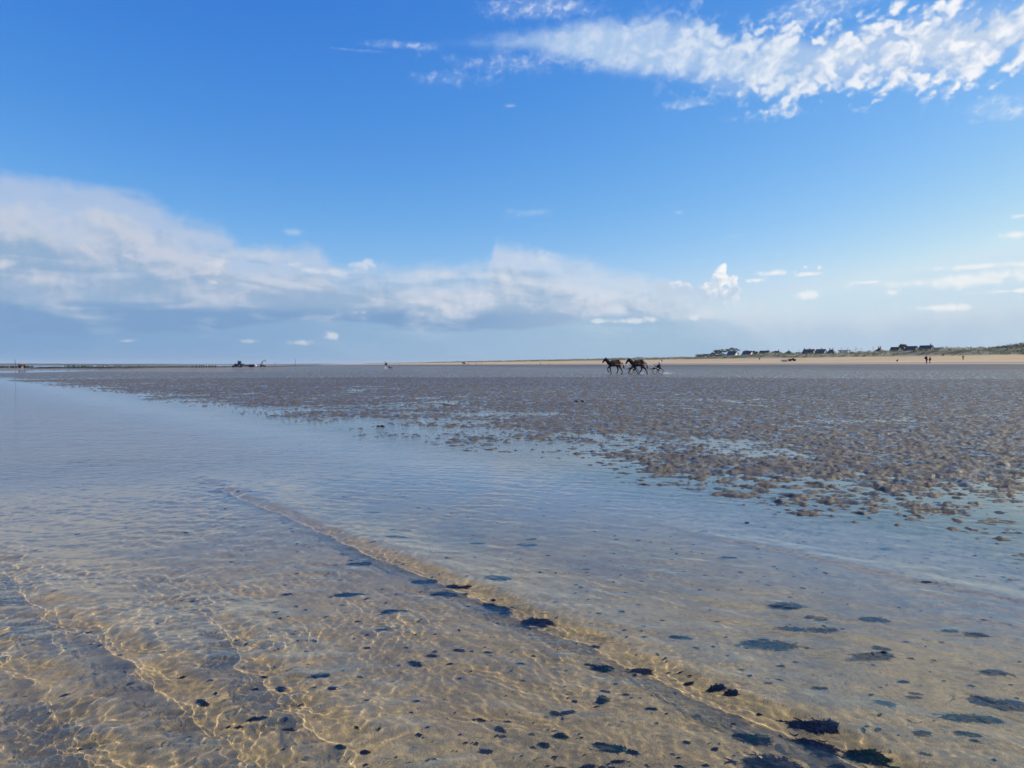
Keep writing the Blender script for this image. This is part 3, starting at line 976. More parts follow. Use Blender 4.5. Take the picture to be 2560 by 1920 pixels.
H_('long low dark roofed building under the two thin poles', 2111, 875.2, 388, 7.2, 4.4, M_WALLB, M_SLATE, 'flat', rise=.3, name='long_shed', cat='building')
H_('roof tip with two small chimneys poking over the dark dune crest', 2198, 869.6, 392, 4.4, 4.4, M_WALLG, M_SLATE, 'hip', rise=2.2, chim=(-.6, .8))
H_('slate roofed house with a white gable, left of the round tree', 2238, 868.0, 385, 5.4, 4.6, M_WALLW, M_SLATE, 'gable', rise=2.6)
H_('slate roofed house with a cream gable, right of the round tree', 2278, 865.8, 382, 6.4, 6.0, M_WALLC, M_SLATE, 'gable', rise=3.0)
H_('large white house with slate roof, nearest of the row on the right', 2315, 864.0, 372, 7.0, 5.6, M_WALLW, M_SLATE, 'gable', rise=2.7, chim=(2.6,))
H_('long red brown roof half sunk behind the dark dune, right of the white house', 2341, 869.6, 388, 7.0, 5.0, M_WALLC, M_RDTILE, 'gable', rise=2.2)

# ---------------------------------------------------------------- trees
M_BARK = paint('grey_bark', (0.10, 0.075, 0.055), 0.9, 0.1, 0.4, 3, 0, .5)
M_LEAF = paint('cypress_foliage', (0.030, 0.042, 0.022), 0.75, 0.2, 0.55, 0.9)
def tree(label, px, pbase, p, hgt, wid, shape, seed, group='dark trees among the houses', base=None):
    g_ = random.Random(seed)
    x, y = spot(px, p)
    q = x * UX + y * UY
    z0 = dz_at(p, q) - .2 if base is None else base
    t = thing('cypress_tree' if shape != 'hedge' else 'hedge', label, 'tree' if shape != 'hedge' else 'hedge', (x, y, z0), 0, group)
    mb = MB()
    tips = []
    nb = 9 if shape != 'hedge' else 7
    for k in range(3 if shape != 'hedge' else 1):
        a = 6.28 * k / 3
        mb.tube([(.1 * math.cos(a), .1 * math.sin(a), -.4), (wid * .05 * math.cos(a), wid * .05 * math.sin(a), hgt * .35), (wid * .12 * math.cos(a), wid * .12 * math.sin(a), hgt * .7)], .26, .10, 7)
    for k in range(nb):
        a = 6.28 * k / nb + g_.uniform(-.3, .3); u = g_.uniform(.30, .52) * wid; hz = g_.uniform(.45, .95) * hgt
        if shape == 'hedge': hz = g_.uniform(.35, .7) * hgt
        e_ = (u * math.cos(a), u * math.sin(a), hz)
        mb.tube([(0, 0, hz * .35), (e_[0] * .5, e_[1] * .5, hz * .75), e_], .11, .03, 5)
        tips.append(Vector(e_))
    mb.build('trunk', M_BARK, t, True)
    V, F = [], []
    pads = []
    for k in range(26 if shape != 'hedge' else 20):
        a = g_.uniform(0, 6.28); rr = math.sqrt(g_.random()) * .48 * wid
        if shape == 'flat':
            hz = hgt * g_.choice((.48, .62, .78, .92)) * (1 - .22 * (2 * rr / wid) ** 2)
        elif shape == 'round':
            hz = hgt * (.30 + .66 * g_.random() * math.sqrt(max(0, 1 - (2 * rr / wid) ** 2)))
        else:
            hz = hgt * (.2 + .6 * g_.random())
        pads.append((rr * math.cos(a), rr * math.sin(a), hz, g_.uniform(.11, .20) * wid))
    for c in pads:
        for k in range(120):
            u = Vector((g_.gauss(0, 1), g_.gauss(0, 1), g_.gauss(0, .42 if shape == 'flat' else .75))) * .5
            cp = Vector((c[0] + u.x * c[3], c[1] + u.y * c[3], min(max(.1, c[2] + u.z * c[3]), hgt)))
            t1 = Vector((g_.gauss(0, 1), g_.gauss(0, 1), g_.gauss(0, .6))).normalized() * g_.uniform(.18, .42)
            t2 = t1.orthogonal().normalized() * g_.uniform(.12, .28)
            b = len(V)
            V += [tuple(cp - t1), tuple(cp + t2), tuple(cp + t1 * 1.2), tuple(cp - t2)]
            F.append((b, b + 1, b + 2, b + 3))
    me_ = bpy.data.meshes.new('crown'); me_.from_pydata(V, [], F)
    link_mesh('crown', me_, M_LEAF, t, False)
    return t
def T_(label, px, py, p, w_px, shape, seed):
    d = spot(px, p)[1]
    x, y = spot(px, p); z0 = dz_at(p, x * UX + y * UY) - .2
    return tree(label, px, None, p, max(2.0, zt(px, py, p) - z0), w_px / FPX * d, shape, seed)
T_('flat topped dark cypress, first of the pair left of the white gable', 1798, 870.8, 385, 30, 'flat', 1)
T_('tallest spreading cypress, leaning over the white gabled house', 1830, 867.8, 405, 34, 'flat', 2)
T_('bushy dark tree behind the cream gabled house', 1867, 873.4, 425, 17, 'round', 3)
T_('round dark bush between the cream and the pale blue houses', 1889, 875.4, 392, 18, 'round', 4)
T_('round crowned dark tree between the white gable and the cream gable', 2255, 858.0, 395, 24, 'round', 5)
T_('long low dark hedge left of the brown pyramid roof', 1752, 882.8, 392, 26, 'hedge', 6)
T_('dark hedge joining the brown pyramid roof to the first cypress', 1770, 881.8, 396, 18, 'hedge', 7)
M_POLEW = paint('grey_pole_wood', (0.10, 0.09, 0.085), 0.7)
def utility_pole(px, top, p, label):
    x, y = spot(px, p); z0 = dz_at(p, x * UX + y * UY) - .3
    h_ = zt(px, top, p) - z0
    t = thing('utility_pole', label, 'pole', (x, y, z0), R(20), 'poles among the houses')
    MB().tube([(0, 0, 0), (0, 0, h_)], .11, .08, 8).build('shaft', M_POLEW, t, True)
    MB().box((0, 0, h_ - .5), (1.3, .10, .10)).tube([(-.55, 0, h_ - .45), (-.55, 0, h_ - .25)], .05, .05, 6).tube([(.55, 0, h_ - .45), (.55, 0, h_ - .25)], .05, .05, 6).build('crossarm', M_POLEW, t)
utility_pole(1997, 873.5, 405, 'thin pole over the flat roofed outbuilding')
utility_pole(2102.5, 868.4, 400, 'taller of the two thin poles over the long low building')
utility_pole(2118.5, 869.2, 400, 'shorter of the two thin poles over the long low building')
utility_pole(2152.5, 870.4, 396, 'thin pole left of the dark dune crest')
utility_pole(2182, 866.8, 410, 'thin pole nearest the roof tip with two small chimneys')
def bare_tree(px, top, p, label):
    x, y = spot(px, p); z0 = dz_at(p, x * UX + y * UY) - .3
    h_ = zt(px, top, p) - z0; g_ = random.Random(3)
    t = thing('bare_tree', label, 'tree', (x, y, z0), 0)
    MB().tube([(0, 0, 0), (.1, 0, h_ * .5), (0, 0, h_)], .14, .04, 6).build('trunk', M_BARK, t, True)
    mb = MB()
    for k in range(16):
        a = g_.uniform(0, 6.28); z_ = h_ * g_.uniform(.4, .95); l = h_ * g_.uniform(.15, .38)
        mb.tube([(0, 0, z_), (l * .6 * math.cos(a), l * .6 * math.sin(a), z_ + l * .35), (l * math.cos(a), l * math.sin(a), z_ + l * .85)], .04, .012, 5)
    mb.build('branch', M_BARK, t, True)
bare_tree(2139, 869.0, 398, 'thin leafless tree between the long low building and the dark dune crest')

# ---------------------------------------------------------------- far left: weed bank, far shore
def weed_strip():
    Vv, Ff = [], []
    xs = np.arange(74, 806, 1.6)
    yb = np.interp(xs, [74, 280, 360, 420, 600, 700, 770, 806], [921.6, 921.4, 920.9, 919.9, 918.2, 916.6, 915.1, 914.6])
    hh = np.interp(xs, [74, 100, 300, 600, 720, 780, 806], [.15, .52, .58, .55, .50, .35, .05])
    for i, (px, y_, h_) in enumerate(zip(xs, yb, hh)):
        d = CAM_H * FPX / (y_ - 912)
        k = (px - 1280) / FPX
        n_ = float(fbm(2, np.array([px / 9.0]), np.array([.3]), 3)[0])
        h2 = max(.03, h_ * (1 + .55 * n_))
        for dd, zz in ((0, -.05), (.6, h2 * .55), (2.0, h2 * .8), (6, h2), (16, h2 * .9), (20, -.1)):
            D = d + dd
            Vv.append((k * D, D, zz + gz(k * D, D)))
    for i in range(len(xs) - 1):
        for j in range(5):
            a = i * 6 + j
            Ff.append((a, a + 6, a + 7, a + 1))
    m, n_, out_ = new_mat('weed_covered_mud')
    (x, y, z), P = pos_xyz(n_)
    g = n_.noise(n_.vec(x, y * .4, z * 4), 0.5, 5, 0.65, dim='3D')
    principled(n_, out_, n_.mix(n_.smooth(g, .38, .62), (0.014, 0.017, 0.008), (0.052, 0.056, 0.020)), .7, .3, g, .6, .2)
    me_ = bpy.data.meshes.new('weed_bank'); me_.from_pydata(Vv, [], Ff)
    o = link_mesh('weed_bank', me_, m, None, True)
    o['kind'] = 'structure'
weed_strip()
def far_ridge(name, d, xs, ys, mat, amp, seed, thick):
    Vv, Ff = [], []
    for i, px in enumerate(np.arange(xs[0], xs[-1] + 1, 2.0)):
        y_ = np.interp(px, xs, ys)
        k = (px - 1280) / FPX
        n_ = float(fbm(seed, np.array([px / 22.0]), np.array([.7]), 4, .6)[0])
        h_ = max(.3, (913 - y_ + amp * n_) / FPX * d)
        for dd, zz in ((0, -3), (40, h_ * .75), (160, h_), (thick, -3)):
            Vv.append((k * (d + dd), d + dd, zz))
    c = len(Vv) // 4
    for i in range(c - 1):
        for j in range(3):
            a = i * 4 + j
            Ff.append((a, a + 4, a + 5, a + 1))
    me_ = bpy.data.meshes.new(name); me_.from_pydata(Vv, [], Ff)
    o = link_mesh(name, me_, mat, None, True)
    o['kind'] = 'structure'
M_FARLAND = paint('far_woodland', FAR_LAND, 0.9, 0.05, 0.3, 0.004)
far_ridge('far_shore', 4200, [-300, 0, 60, 150, 240, 330, 420, 560], [909.8, 909.6, 909.2, 909.6, 910.2, 910.8, 911.4, 913], M_FARLAND, 1.6, 3, 900)
far_ridge('far_hills', 7800, [-400, 0, 300, 380, 480, 700, 800, 1000], [908.8, 909.2, 910.2, 909.6, 910.6, 910.6, 909.6, 912.6], M_FARLAND, .9, 6, 1500)
def far_house(px, py, w_px, label, wall, roofm):
    d = 3600; k = (px - 1280) / FPX
    t = thing('far_house', label, 'house', (k * d, d, CAM_H + (912 - py - 1.2) / FPX * d - 1.0), R(-15), 'tiny houses on the far left shore')
    w = w_px / FPX * d
    MB().box((0, 0, 1.5), (w, 6, 5.2)).build('wall', wall, t)
    MB().poly([(-w * .53, -3.4, 4.112), (-w * .53, 3.4, 4.112), (-w * .53, 0, 7.2)], (w * 1.06, 0, 0)).build('roof', roofm, t)
far_house(92, 913.6, 5, 'tiny far house with white wall and reddish roof, leftmost', M_WALLW, M_RDTILE)
far_house(98.5, 913.9, 6, 'tiny far house with the longest reddish roof, middle of three', M_WALLC, M_RDTILE)
far_house(104, 913.8, 4, 'tiny far house with white wall, rightmost of the left three', M_WALLW, M_RDTILE)
far_house(503, 914.2, 3.4, 'tiny pale far house left of the far spire', M_WALLW, M_GRTILE)
far_house(508.5, 914.2, 4.2, 'tiny white far house nearest the far spire', M_WALLW, M_GRTILE)
k_ = (517.5 - 1280) / FPX
sp_t = thing('church', 'tiny far church spire standing above the white far houses', 'church', (k_ * 3700, 3700, -2))
MB().box((0, 0, 3), (5, 5, 8)).box((6, 0, 2), (10, 5, 5)).build('nave', M_WALLG, sp_t)
MB().tube([(0, 0, 7), (0, 0, 15)], 1.9, .15, 6).build('spire', M_SLATE, sp_t)
# ---------------------------------------------------------------- people
SPINE = ['pelvis', 'waist', 'chest', 'neck', 'headbase', 'head', 'crown']
def joints(kind):
    """standing figure 1.75 m tall facing +X, left side +Y; pose edits follow"""
    J = {'pelvis': ((0, 0, .95), (.125, .16)), 'waist': ((0.005, 0, 1.10), (.11, .145)), 'chest': ((0, 0, 1.32), (.125, .17)), 'neck': ((0.0, 0, 1.475), (.055, .055)),
         'headbase': ((.012, 0, 1.56), (.075, .072)), 'head': ((.018, 0, 1.645), (.098, .080)), 'crown': ((.0, 0, 1.715), (.06, .055))}
    for s_, q in ((1, 'l'), (-1, 'r')):
        J[q + 'sho'] = ((0, .17 * s_, 1.40), .07); J[q + 'elb'] = ((-.02, .235 * s_, 1.12), .046); J[q + 'wri'] = ((.07, .25 * s_, .88), .030); J[q + 'palm'] = ((.09, .25 * s_, .80), (.040, .022))
        J[q + 'hip'] = ((0, .095 * s_, .88), .093); J[q + 'kne'] = ((.02, .10 * s_, .49), .060); J[q + 'ank'] = ((-.01, .10 * s_, .09), .042); J[q + 'toe'] = ((.15, .11 * s_, .035), (.045, .035))
    def st(k, p): J[k] = (p, J[k][1])
    def arm(q, elb, wri, palm):
        st(q + 'elb', elb); st(q + 'wri', wri); st(q + 'palm', palm)
    def leg(q, kne, ank, toe):
        st(q + 'kne', kne); st(q + 'ank', ank); st(q + 'toe', toe)
    if kind == 'walk':
        leg('l', (.17, .10, .50), (.24, .10, .10), (.40, .11, .06)); leg('r', (.0, -.10, .49), (-.28, -.10, .17), (-.17, -.10, .06))
        arm('l', (-.12, .24, 1.13), (-.10, .25, .88), (-.08, .25, .80)); arm('r', (.08, -.24, 1.13), (.24, -.23, .95), (.29, -.22, .89))
    elif kind == 'stand_wide':
        leg('l', (.03, .14, .49), (.05, .19, .09), (.20, .22, .035)); leg('r', (0, -.14, .49), (-.05, -.19, .09), (.10, -.22, .035))
    elif kind == 'elbows':
        for s_, q in ((1, 'l'), (-1, 'r')):
            arm(q, (.05, .46 * s_, 1.36), (.17, .20 * s_, 1.50), (.19, .12 * s_, 1.55))
    elif kind == 'drive':                                       # low racing seat, legs forward in the stirrups, hands on the reins
        dz_ = -.30
        for k, (p, r) in list(J.items()):
            if k in SPINE or k.endswith(('sho',)):
                J[k] = ((p[0] - .10 * max(0, p[2] - .95) / .8, p[1], p[2] + dz_), r)
        for s_, q in ((1, 'l'), (-1, 'r')):
            st(q + 'hip', (.05, .10 * s_, .60)); leg(q, (.42, .17 * s_, .80), (.78, .22 * s_, .56), (.90, .23 * s_, .66))
            arm(q, (.10, .25 * s_, .88), (.36, .13 * s_, .92), (.44, .11 * s_, .93))
    elif kind == 'sit':
        dz_ = -.80
        for k, (p, r) in list(J.items()):
            if k in SPINE or k.endswith('sho'):
                J[k] = ((p[0], p[1], p[2] + dz_), r)
        for s_, q in ((1, 'l'), (-1, 'r')):
            st(q + 'hip', (.05, .10 * s_, .13)); leg(q, (.38, .15 * s_, .42), (.60, .12 * s_, .09), (.75, .13 * s_, .05))
            arm(q, (.12, .24 * s_, .40), (.33, .12 * s_, .43), (.39, .07 * s_, .42))
    return J
ARM_E = [(q + a, q + b) for q in 'lr' for a, b in (('sho', 'elb'), ('elb', 'wri'))]
LEG_E = [(q + a, q + b) for q in 'lr' for a, b in (('hip', 'kne'), ('kne', 'ank'))]
SP_E = list(zip(SPINE, SPINE[1:]))

def person(label, loc, rz, kind, top, legs, hair, shoes=None, group=None, scale=1.0, hat=None, pack=None, coat=0.0):
    t = thing('person', label, 'person', loc, rz, group, scale)
    J = joints(kind)
    nodes = dict(J); edges = list(SP_E) + [('chest', 'lsho'), ('chest', 'rsho'), ('pelvis', 'lhip'), ('pelvis', 'rhip')] + ARM_E + LEG_E
    edges += [(q + 'wri', q + 'palm') for q in 'lr'] + [(q + 'ank', q + 'toe') for q in 'lr']
    for q in 'lr':                                              # five bent fingers of unequal length
        w = Vector(J[q + 'wri'][0]); pm = Vector(J[q + 'palm'][0])
        f = (pm - w).normalized(); side = f.cross(Vector((0, 0, 1)))
        if side.length < .3: side = Vector((1, 0, 0))
        side.normalize(); nrm = side.cross(f) * (1 if q == 'l' else -1)
        for i, ln in enumerate((.062, .075, .078, .070, .055)):
            if i == 0:
                b = w + f * .035 + side * .030; e1 = b + (side * .7 + f * .7) * .030; e2 = e1 + (f * .9 + nrm * .3) * .024
            else:
                b = pm + f * .012 + side * (.030 - .020 * (i - 1)); e1 = b + (f * .95 + nrm * .3) * ln * .5; e2 = e1 + (f * .6 + nrm * .8) * ln * .5
            for k, (p, r) in (('a', (b, .0095)), ('b', (e1, .0085)), ('c', (e2, .0075))):
                nodes[f'{q}f{i}{k}'] = (tuple(p), r)
            edges += [(q + ('wri' if i == 0 else 'palm'), f'{q}f{i}a'), (f'{q}f{i}a', f'{q}f{i}b'), (f'{q}f{i}b', f'{q}f{i}c')]
    link_mesh('body', skin_mesh('body', nodes, edges, 1), M_SKIN, t)
    sub = lambda ks: {k: J[k] for k in ks}
    tk = ['waist', 'pelvis', 'chest', 'lsho', 'rsho', 'lelb', 'relb', 'lwri', 'rwri']
    jn = sub(tk)
    if coat:
        jn['hem'] = ((J['pelvis'][0][0], 0, J['pelvis'][0][2] - coat), (.17, .20)); te_x = [('pelvis', 'hem')]
    else:
        te_x = []
    link_mesh('jacket', skin_mesh('jacket', jn, [('waist', 'pelvis'), ('waist', 'chest'), ('chest', 'lsho'), ('chest', 'rsho')] + ARM_E + te_x, 1, 1.06, .014), top, t)
    link_mesh('trousers', skin_mesh('trousers', sub(['pelvis', 'lhip', 'rhip', 'lkne', 'rkne', 'lank', 'rank']), [('pelvis', 'lhip'), ('pelvis', 'rhip')] + LEG_E, 1, 1.04, .012), legs, t)
    for q in 'lr':
        a, b = Vector(J[q + 'ank'][0]), Vector(J[q + 'toe'][0])
        link_mesh('shoe', skin_mesh('shoe', {'a': (tuple(a + Vector((-.03, 0, -.03))), .055), 'b': (tuple((a + b) / 2), .056), 'c': (tuple(b), (.052, .042))}, [('a', 'b'), ('b', 'c')], 1), shoes or M_BLACK, t)
    h = Vector(J['head'][0])
    MB().ball(h + Vector((-.014, 0, .030)), (.112, .098, .098)).build('helmet' if hat == 'helmet' else 'hat' if hat else 'hair', hair, t, True)
    MB().ball(h + Vector((.105, 0, -.012)), (.022, .016, .024), 8, 6).build('nose', M_SKIN, t, True)
    if pack:
        c = Vector(J['chest'][0])
        MB().box(c + Vector((-.26, 0, -.06)), (.26, .36, .56), None, .07).build('backpack', pack, t, True)
    return t

# ---------------------------------------------------------------- horses and sulkies
def horse(label, loc, rz, coat, legs, scale=1.0, group=None, head_low=0.0):
    t = thing('horse', label, 'horse', loc, rz, group, scale)
    hl = head_low
    N = {'barrel': ((-.05, 0, 1.20), (.31, .29)), 'loin': ((-.42, 0, 1.27), (.27, .26)), 'croup': ((-.70, 0, 1.27), (.25, .24)), 'dock': ((-.90, 0, 1.28), (.11, .12)),
         'girth': ((.28, 0, 1.20), (.31, .26)), 'chest': ((.56, 0, 1.22), (.25, .23)), 'neck0': ((.70, 0, 1.40 - hl * .1), (.25, .14)), 'neck1': ((.87, 0, 1.60 - hl * .3), (.20, .11)), 'poll': ((1.02, 0, 1.79 - hl * .6), (.135, .09)),
         'cheek': ((1.17, 0, 1.74 - hl * .75), (.115, .078)), 'nose': ((1.33, 0, 1.56 - hl), (.072, .055)), 'muzzle': ((1.40, 0, 1.47 - hl), (.062, .052))}
    ed = [('barrel', 'loin'), ('loin', 'croup'), ('croup', 'dock'), ('barrel', 'girth'), ('girth', 'chest'), ('chest', 'neck0'), ('neck0', 'neck1'), ('neck1', 'poll'), ('poll', 'cheek'), ('cheek', 'nose'), ('nose', 'muzzle')]
    for s_, q in ((1, 'l'), (-1, 'r')):
        N[q + 'ear'] = ((1.00, .055 * s_, 1.93 - hl * .6), .030); N[q + 'ear2'] = ((1.01, .065 * s_, 2.02 - hl * .6), .010)
        ed += [('poll', q + 'ear'), (q + 'ear', q + 'ear2')]
    LEGK = ('fl', 'fr', 'hl', 'hr')
    R_ = {'f': (.13, .088, .055, .037, .050), 'h': (.185, .125, .062, .040, .052)}
    for key, pts in legs.items():                                # five joints per leg, top to hoof
        s_ = 1 if key[1] == 'l' else -1
        names = []
        for i, (x_, z_) in enumerate(pts):
            nm = key + str(i); names.append(nm)
            N[nm] = ((x_, s_ * (.13 if i == 0 else .15 if i == 1 else .13), z_), R_[key[0]][i])
        ed += [('girth' if key[0] == 'f' else 'croup', names[0])] + list(zip(names, names[1:]))
    fat = lambda k: 1.30 if k[:2] in LEGK else 1.55 if k in ('neck0', 'neck1', 'poll') else 1.38 if k in ('cheek', 'nose', 'muzzle') else 1.0 if 'ear' in k else 1.42
    N = {k: (((p_[0] * 1.06, p_[1], p_[2])), tuple(v * fat(k) for v in r) if hasattr(r, '__len__') else r * fat(k)) for k, (p_, r) in N.items()}
    link_mesh('body', skin_mesh('body', N, ed, 1), coat, t)
    # mane and tail
    mb = MB()
    for i in range(16):
        u = i / 15
        a = Vector((.66, 0, 1.60 - hl * .1)).lerp(Vector((.98, 0, 1.95 - hl * .6)), u)
        mb.tube([a, a + Vector((-.03, .05, -.04)), a + Vector((-.02 + .03 * math.sin(i * 2.3), .10, -.24))], .030, .008, 5)
    mb.build('mane', M_MANE, t, True)
    mb = MB()
    for i in range(14):
        w = random.uniform(-1, 1); v = random.uniform(0, 1)
        a = Vector((-.93, .03 * w, 1.30))
        mb.tube([a, a + Vector((-.13, .03 * w, -.08)), a + Vector((-.21 - .05 * v, .06 * w, -.36)), a + Vector((-.24 - .10 * v, .07 * w, -.62 - .12 * v))], .042, .012, 5)
    mb.build('tail', M_MANE, t, True)
    for key, pts in legs.items():
        s_ = 1 if key[1] == 'l' else -1
        x_, z_ = pts[-1]
        MB().tube([(x_ - .01, .13 * s_, z_ + .045), (x_ + .015, .13 * s_, z_ - .045)], .048, .066, 10).build('hoof', M_MANE, t, True)
    # harness
    mb = MB()
    for x_, r_ in ((.24, 1.0), (.34, 1.0)):
        ring = [(x_, .305 * math.cos(a) * r_, 1.20 + .345 * math.sin(a)) for a in [k * math.pi / 8 for k in range(17)]]
        mb.tube(ring, .018, .018, 5)
    ring = [(.60 - .06 * math.sin(a), .27 * math.cos(a), 1.22 + .10 * math.sin(a)) for a in [-math.pi / 2 + k * math.pi / 6 for k in range(-1, 8)]]
    mb.tube([(.24, .31, 1.22), (.62, .25, 1.20), (.80, 0, 1.16), (.62, -.25, 1.20), (.24, -.31, 1.22)], .018, .018, 5)
    mb.tube([(.28, 0, 1.55), (-.20, 0, 1.53), (-.62, 0, 1.54), (-.92, 0, 1.40)], .016, .016, 5)
    mb.build('harness', M_LEATHER, t, True)
    mb = MB()
    for s_ in (1, -1):
        mb.tube([(1.38, .075 * s_, 1.50 - hl), (.95, .16 * s_, 1.62 - hl * .4), (.30, .34 * s_, 1.50), (-.60, .30 * s_, 1.38), (-1.75, .13 * s_, 1.02)], .010, .010, 5)
    mb.build('reins', M_STRAP, t, True)
    mb = MB()
    hx = Vector((1.17, 0, 1.74 - hl * .75))
    for s_ in (1, -1):
        mb.tube([(1.02, .075 * s_, 1.90 - hl * .6), (1.18, .088 * s_, 1.72 - hl * .75), (1.38, .06 * s_, 1.51 - hl)], .016, .012, 5)
        mb.box(hx + Vector((.02, .098 * s_, .04)), (.09, .012, .08))
    mb.build('bridle', M_LEATHER, t)
    return t

def sulky(label, loc, rz, scale=1.0, group=None):
    """two-wheeled training cart; origin under the axle, shafts run forward (+X)"""
    t = thing('sulky', label, 'sulky', loc, rz, group, scale)
    mb = MB()
    for s_ in (1, -1):
        mb.tube([(-.10, .48 * s_, .50), (.35, .46 * s_, .66), (.90, .42 * s_, .92), (1.55, .38 * s_, 1.10), (2.75, .36 * s_, 1.18), (3.05, .36 * s_, 1.16)], .026, .022, 8)
        mb.tube([(0, .66 * s_, .32), (-.06, .62 * s_, .52), (-.10, .48 * s_, .50)], .024, .024, 8)
        mb.tube([(.0, .50 * s_, .32), (.55, .28 * s_, .50), (.92, .25 * s_, .56)], .018, .018, 6)
        mb.tube([(.92, .20 * s_, .54), (.92, .33 * s_, .54)], .03, .03, 6)
    mb.tube([(0, -.70, .32), (0, .70, .32)], .022, .022, 8)
    mb.tube([(-.10, -.48, .50), (-.10, .48, .50)], .024, .024, 8)
    mb.tube([(.88, -.42, .92), (.88, .42, .92)], .020, .020, 8)
    mb.build('frame', M_PALEMETAL, t, True)
    mb = MB()
    mb.box((-.10, 0, .55), (.36, .42, .05), None, .02)
    mb.box((-.29, 0, .66), (.04, .40, .20), None, .015)
    mb.build('seat', M_LEATHER, t)
    for s_ in (1, -1):
        wh = bpy.data.objects.new('wheel', None)
        COL.objects.link(wh); wh.parent = t; wh.location = (0, .66 * s_, .32)
        MB().wheel((0, 0, 0), .32, .045, 28, .272).build('tyre', M_RUBBER, wh, True)
        rim = MB().wheel((0, 0, 0), .274, .03, 28, .250).wheel((0, 0, 0), .04, .09, 12)
        for k in range(12):
            a = k * math.pi / 6
            rim.tube([(.03 * math.cos(a), 0, .03 * math.sin(a)), (.255 * math.cos(a), 0, .255 * math.sin(a))], .006, .006, 4)
        rim.build('rim', M_PALEMETAL, wh)
    return t

TR = R(180 + 19)                                                # heading: to the left and a little towards the camera
hd = Vector((math.cos(TR), math.sin(TR), 0))
LEGS_A = {'fl': [(.50, 1.06), (.55, .92), (.80, .72), (.83, .42), (.70, .26)], 'fr': [(.48, 1.06), (.46, .92), (.40, .52), (.28, .16), (.33, .055)],
          'hl': [(-.62, 1.14), (-.50, .90), (-.78, .58), (-.92, .18), (-.84, .06)], 'hr': [(-.60, 1.14), (-.38, .92), (-.52, .60), (-.46, .20), (-.38, .13)]}
LEGS_B = {'fl': [(.52, 1.06), (.62, .92), (.86, .60), (1.06, .26), (1.16, .17)], 'fr': [(.48, 1.06), (.42, .92), (.22, .55), (-.06, .24), (-.10, .08)],
          'hl': [(-.58, 1.14), (-.38, .92), (-.42, .56), (-.16, .20), (-.10, .055)], 'hr': [(-.64, 1.14), (-.62, .88), (-.98, .60), (-1.18, .22), (-1.22, .06)]}
GH = 'trotting horses on the wet flat'; GS = 'sulkies behind the trotting horses'
pa = at(1535.5, d=91.5); pb_ = at(1594, d=88.5)
horse('leading bay trotter with rust brown rump and raised foreleg, out in front', pa, TR, M_BAY, LEGS_A, 1.10, GH, .22)
horse('second trotter, darker, stretched in stride with its cart and driver in clear view behind', pb_, TR, M_DARKBAY, LEGS_B, 1.10, GH, .36)
AX = 2.55
sulky('cart of the leading trotter, half hidden by the second horse legs', pa - hd * AX * 1.06, TR, 1.06, GS)
sulky('rearmost cart, fully seen, behind the second trotter', pb_ - hd * AX * 1.08, TR, 1.08, GS)
GD = 'drivers seated on the sulkies'
person('driver on the leading cart, hidden behind the second horse shoulder', pa - hd * (AX + .12) * 1.06 + Vector((0, 0, -.02)), TR, 'drive', M_BLACK, M_GREYC, M_BLACK, None, GD, 1.06, 'helmet')
person('driver in black with a white helmet leaning back on the rearmost cart', pb_ - hd * (AX + .12) * 1.08 + Vector((0, 0, -.02)), TR, 'drive', M_BLACK, M_BLACK, M_WHITEP, None, GD, 1.08, 'helmet')
# driving whip of the rear driver with its red tip
w0 = pb_ - hd * (AX + .15) * 1.08
wt_ = thing('driving_whip', 'driving whip with a dark red tip held up behind the white helmet', 'whip', w0 + Vector((0, 0, .95)))
MB().tube([(0, 0, 0), (.25, .05, .30), (.34, .10, .62)], .014, .008, 6).build('handle', M_LEATHER, wt_, True)
MB().ball((.36, .11, .70), (.085, .085, .11)).build('tip', M_RED, wt_, True)
# splashes thrown up by hooves and wheels
def splash(label, c, n_, spread, h_):
    mb = MB()
    for k in range(n_):
        r_ = random.uniform(.010, .035)
        mb.ball(Vector(c) + Vector((random.gauss(0, spread), random.gauss(0, .22), abs(random.gauss(0, h_)) + .02)), (r_, r_, r_ * random.uniform(.8, 2.2)), 6, 4)
    tag(mb.build('water_splash', M_WATERW, None, True), label, 'splash', None, 'stuff')
M_WATERW = paint('white_water', (0.85, 0.87, 0.9), 0.3, 0.5, 0.05)
splash('white spray thrown up behind the rear cart wheel', pb_ - hd * 3.75, 170, .42, .11)
splash('white spray under the second horse hind hooves', pb_ - hd * .35, 100, .32, .12)

# far sulky at the edge of the dry sand
q_ = at(1160, d=500); TF = R(180)
LEGS_F = LEGS_A
horse('far brown trotter with a cart on the edge of the pale sand', q_, TF, M_BAY, LEGS_F, 1.15, 'far trotter and cart')
sulky('far tiny cart behind the brown trotter by the pale sand', q_ + Vector((2.62 * 1.15, 0, 0)), TF, 1.15, GS)
person('driver of the far tiny cart, in dark top', q_ + Vector((2.74 * 1.15, 0, -.02)), TF, 'drive', M_BROWN, M_WHITE, M_BLACK, None, GD, 1.15, 'helmet')
for px, tp, lg, lb in ((1190.5, M_WHITE, M_BROWN, 'far walker in a white top, first of three near the dry sand'), (1195.5, M_WHITE, M_WHITE, 'far walker dressed all in white, middle of three'), (1204.5, M_BROWN, M_WHITE, 'far walker in a brown top and pale trousers, right of the pair in white')):
    person(lb, at(px, d=495), R(200), 'walk', tp, lg, M_HAIR, None, 'far walkers on the flat')

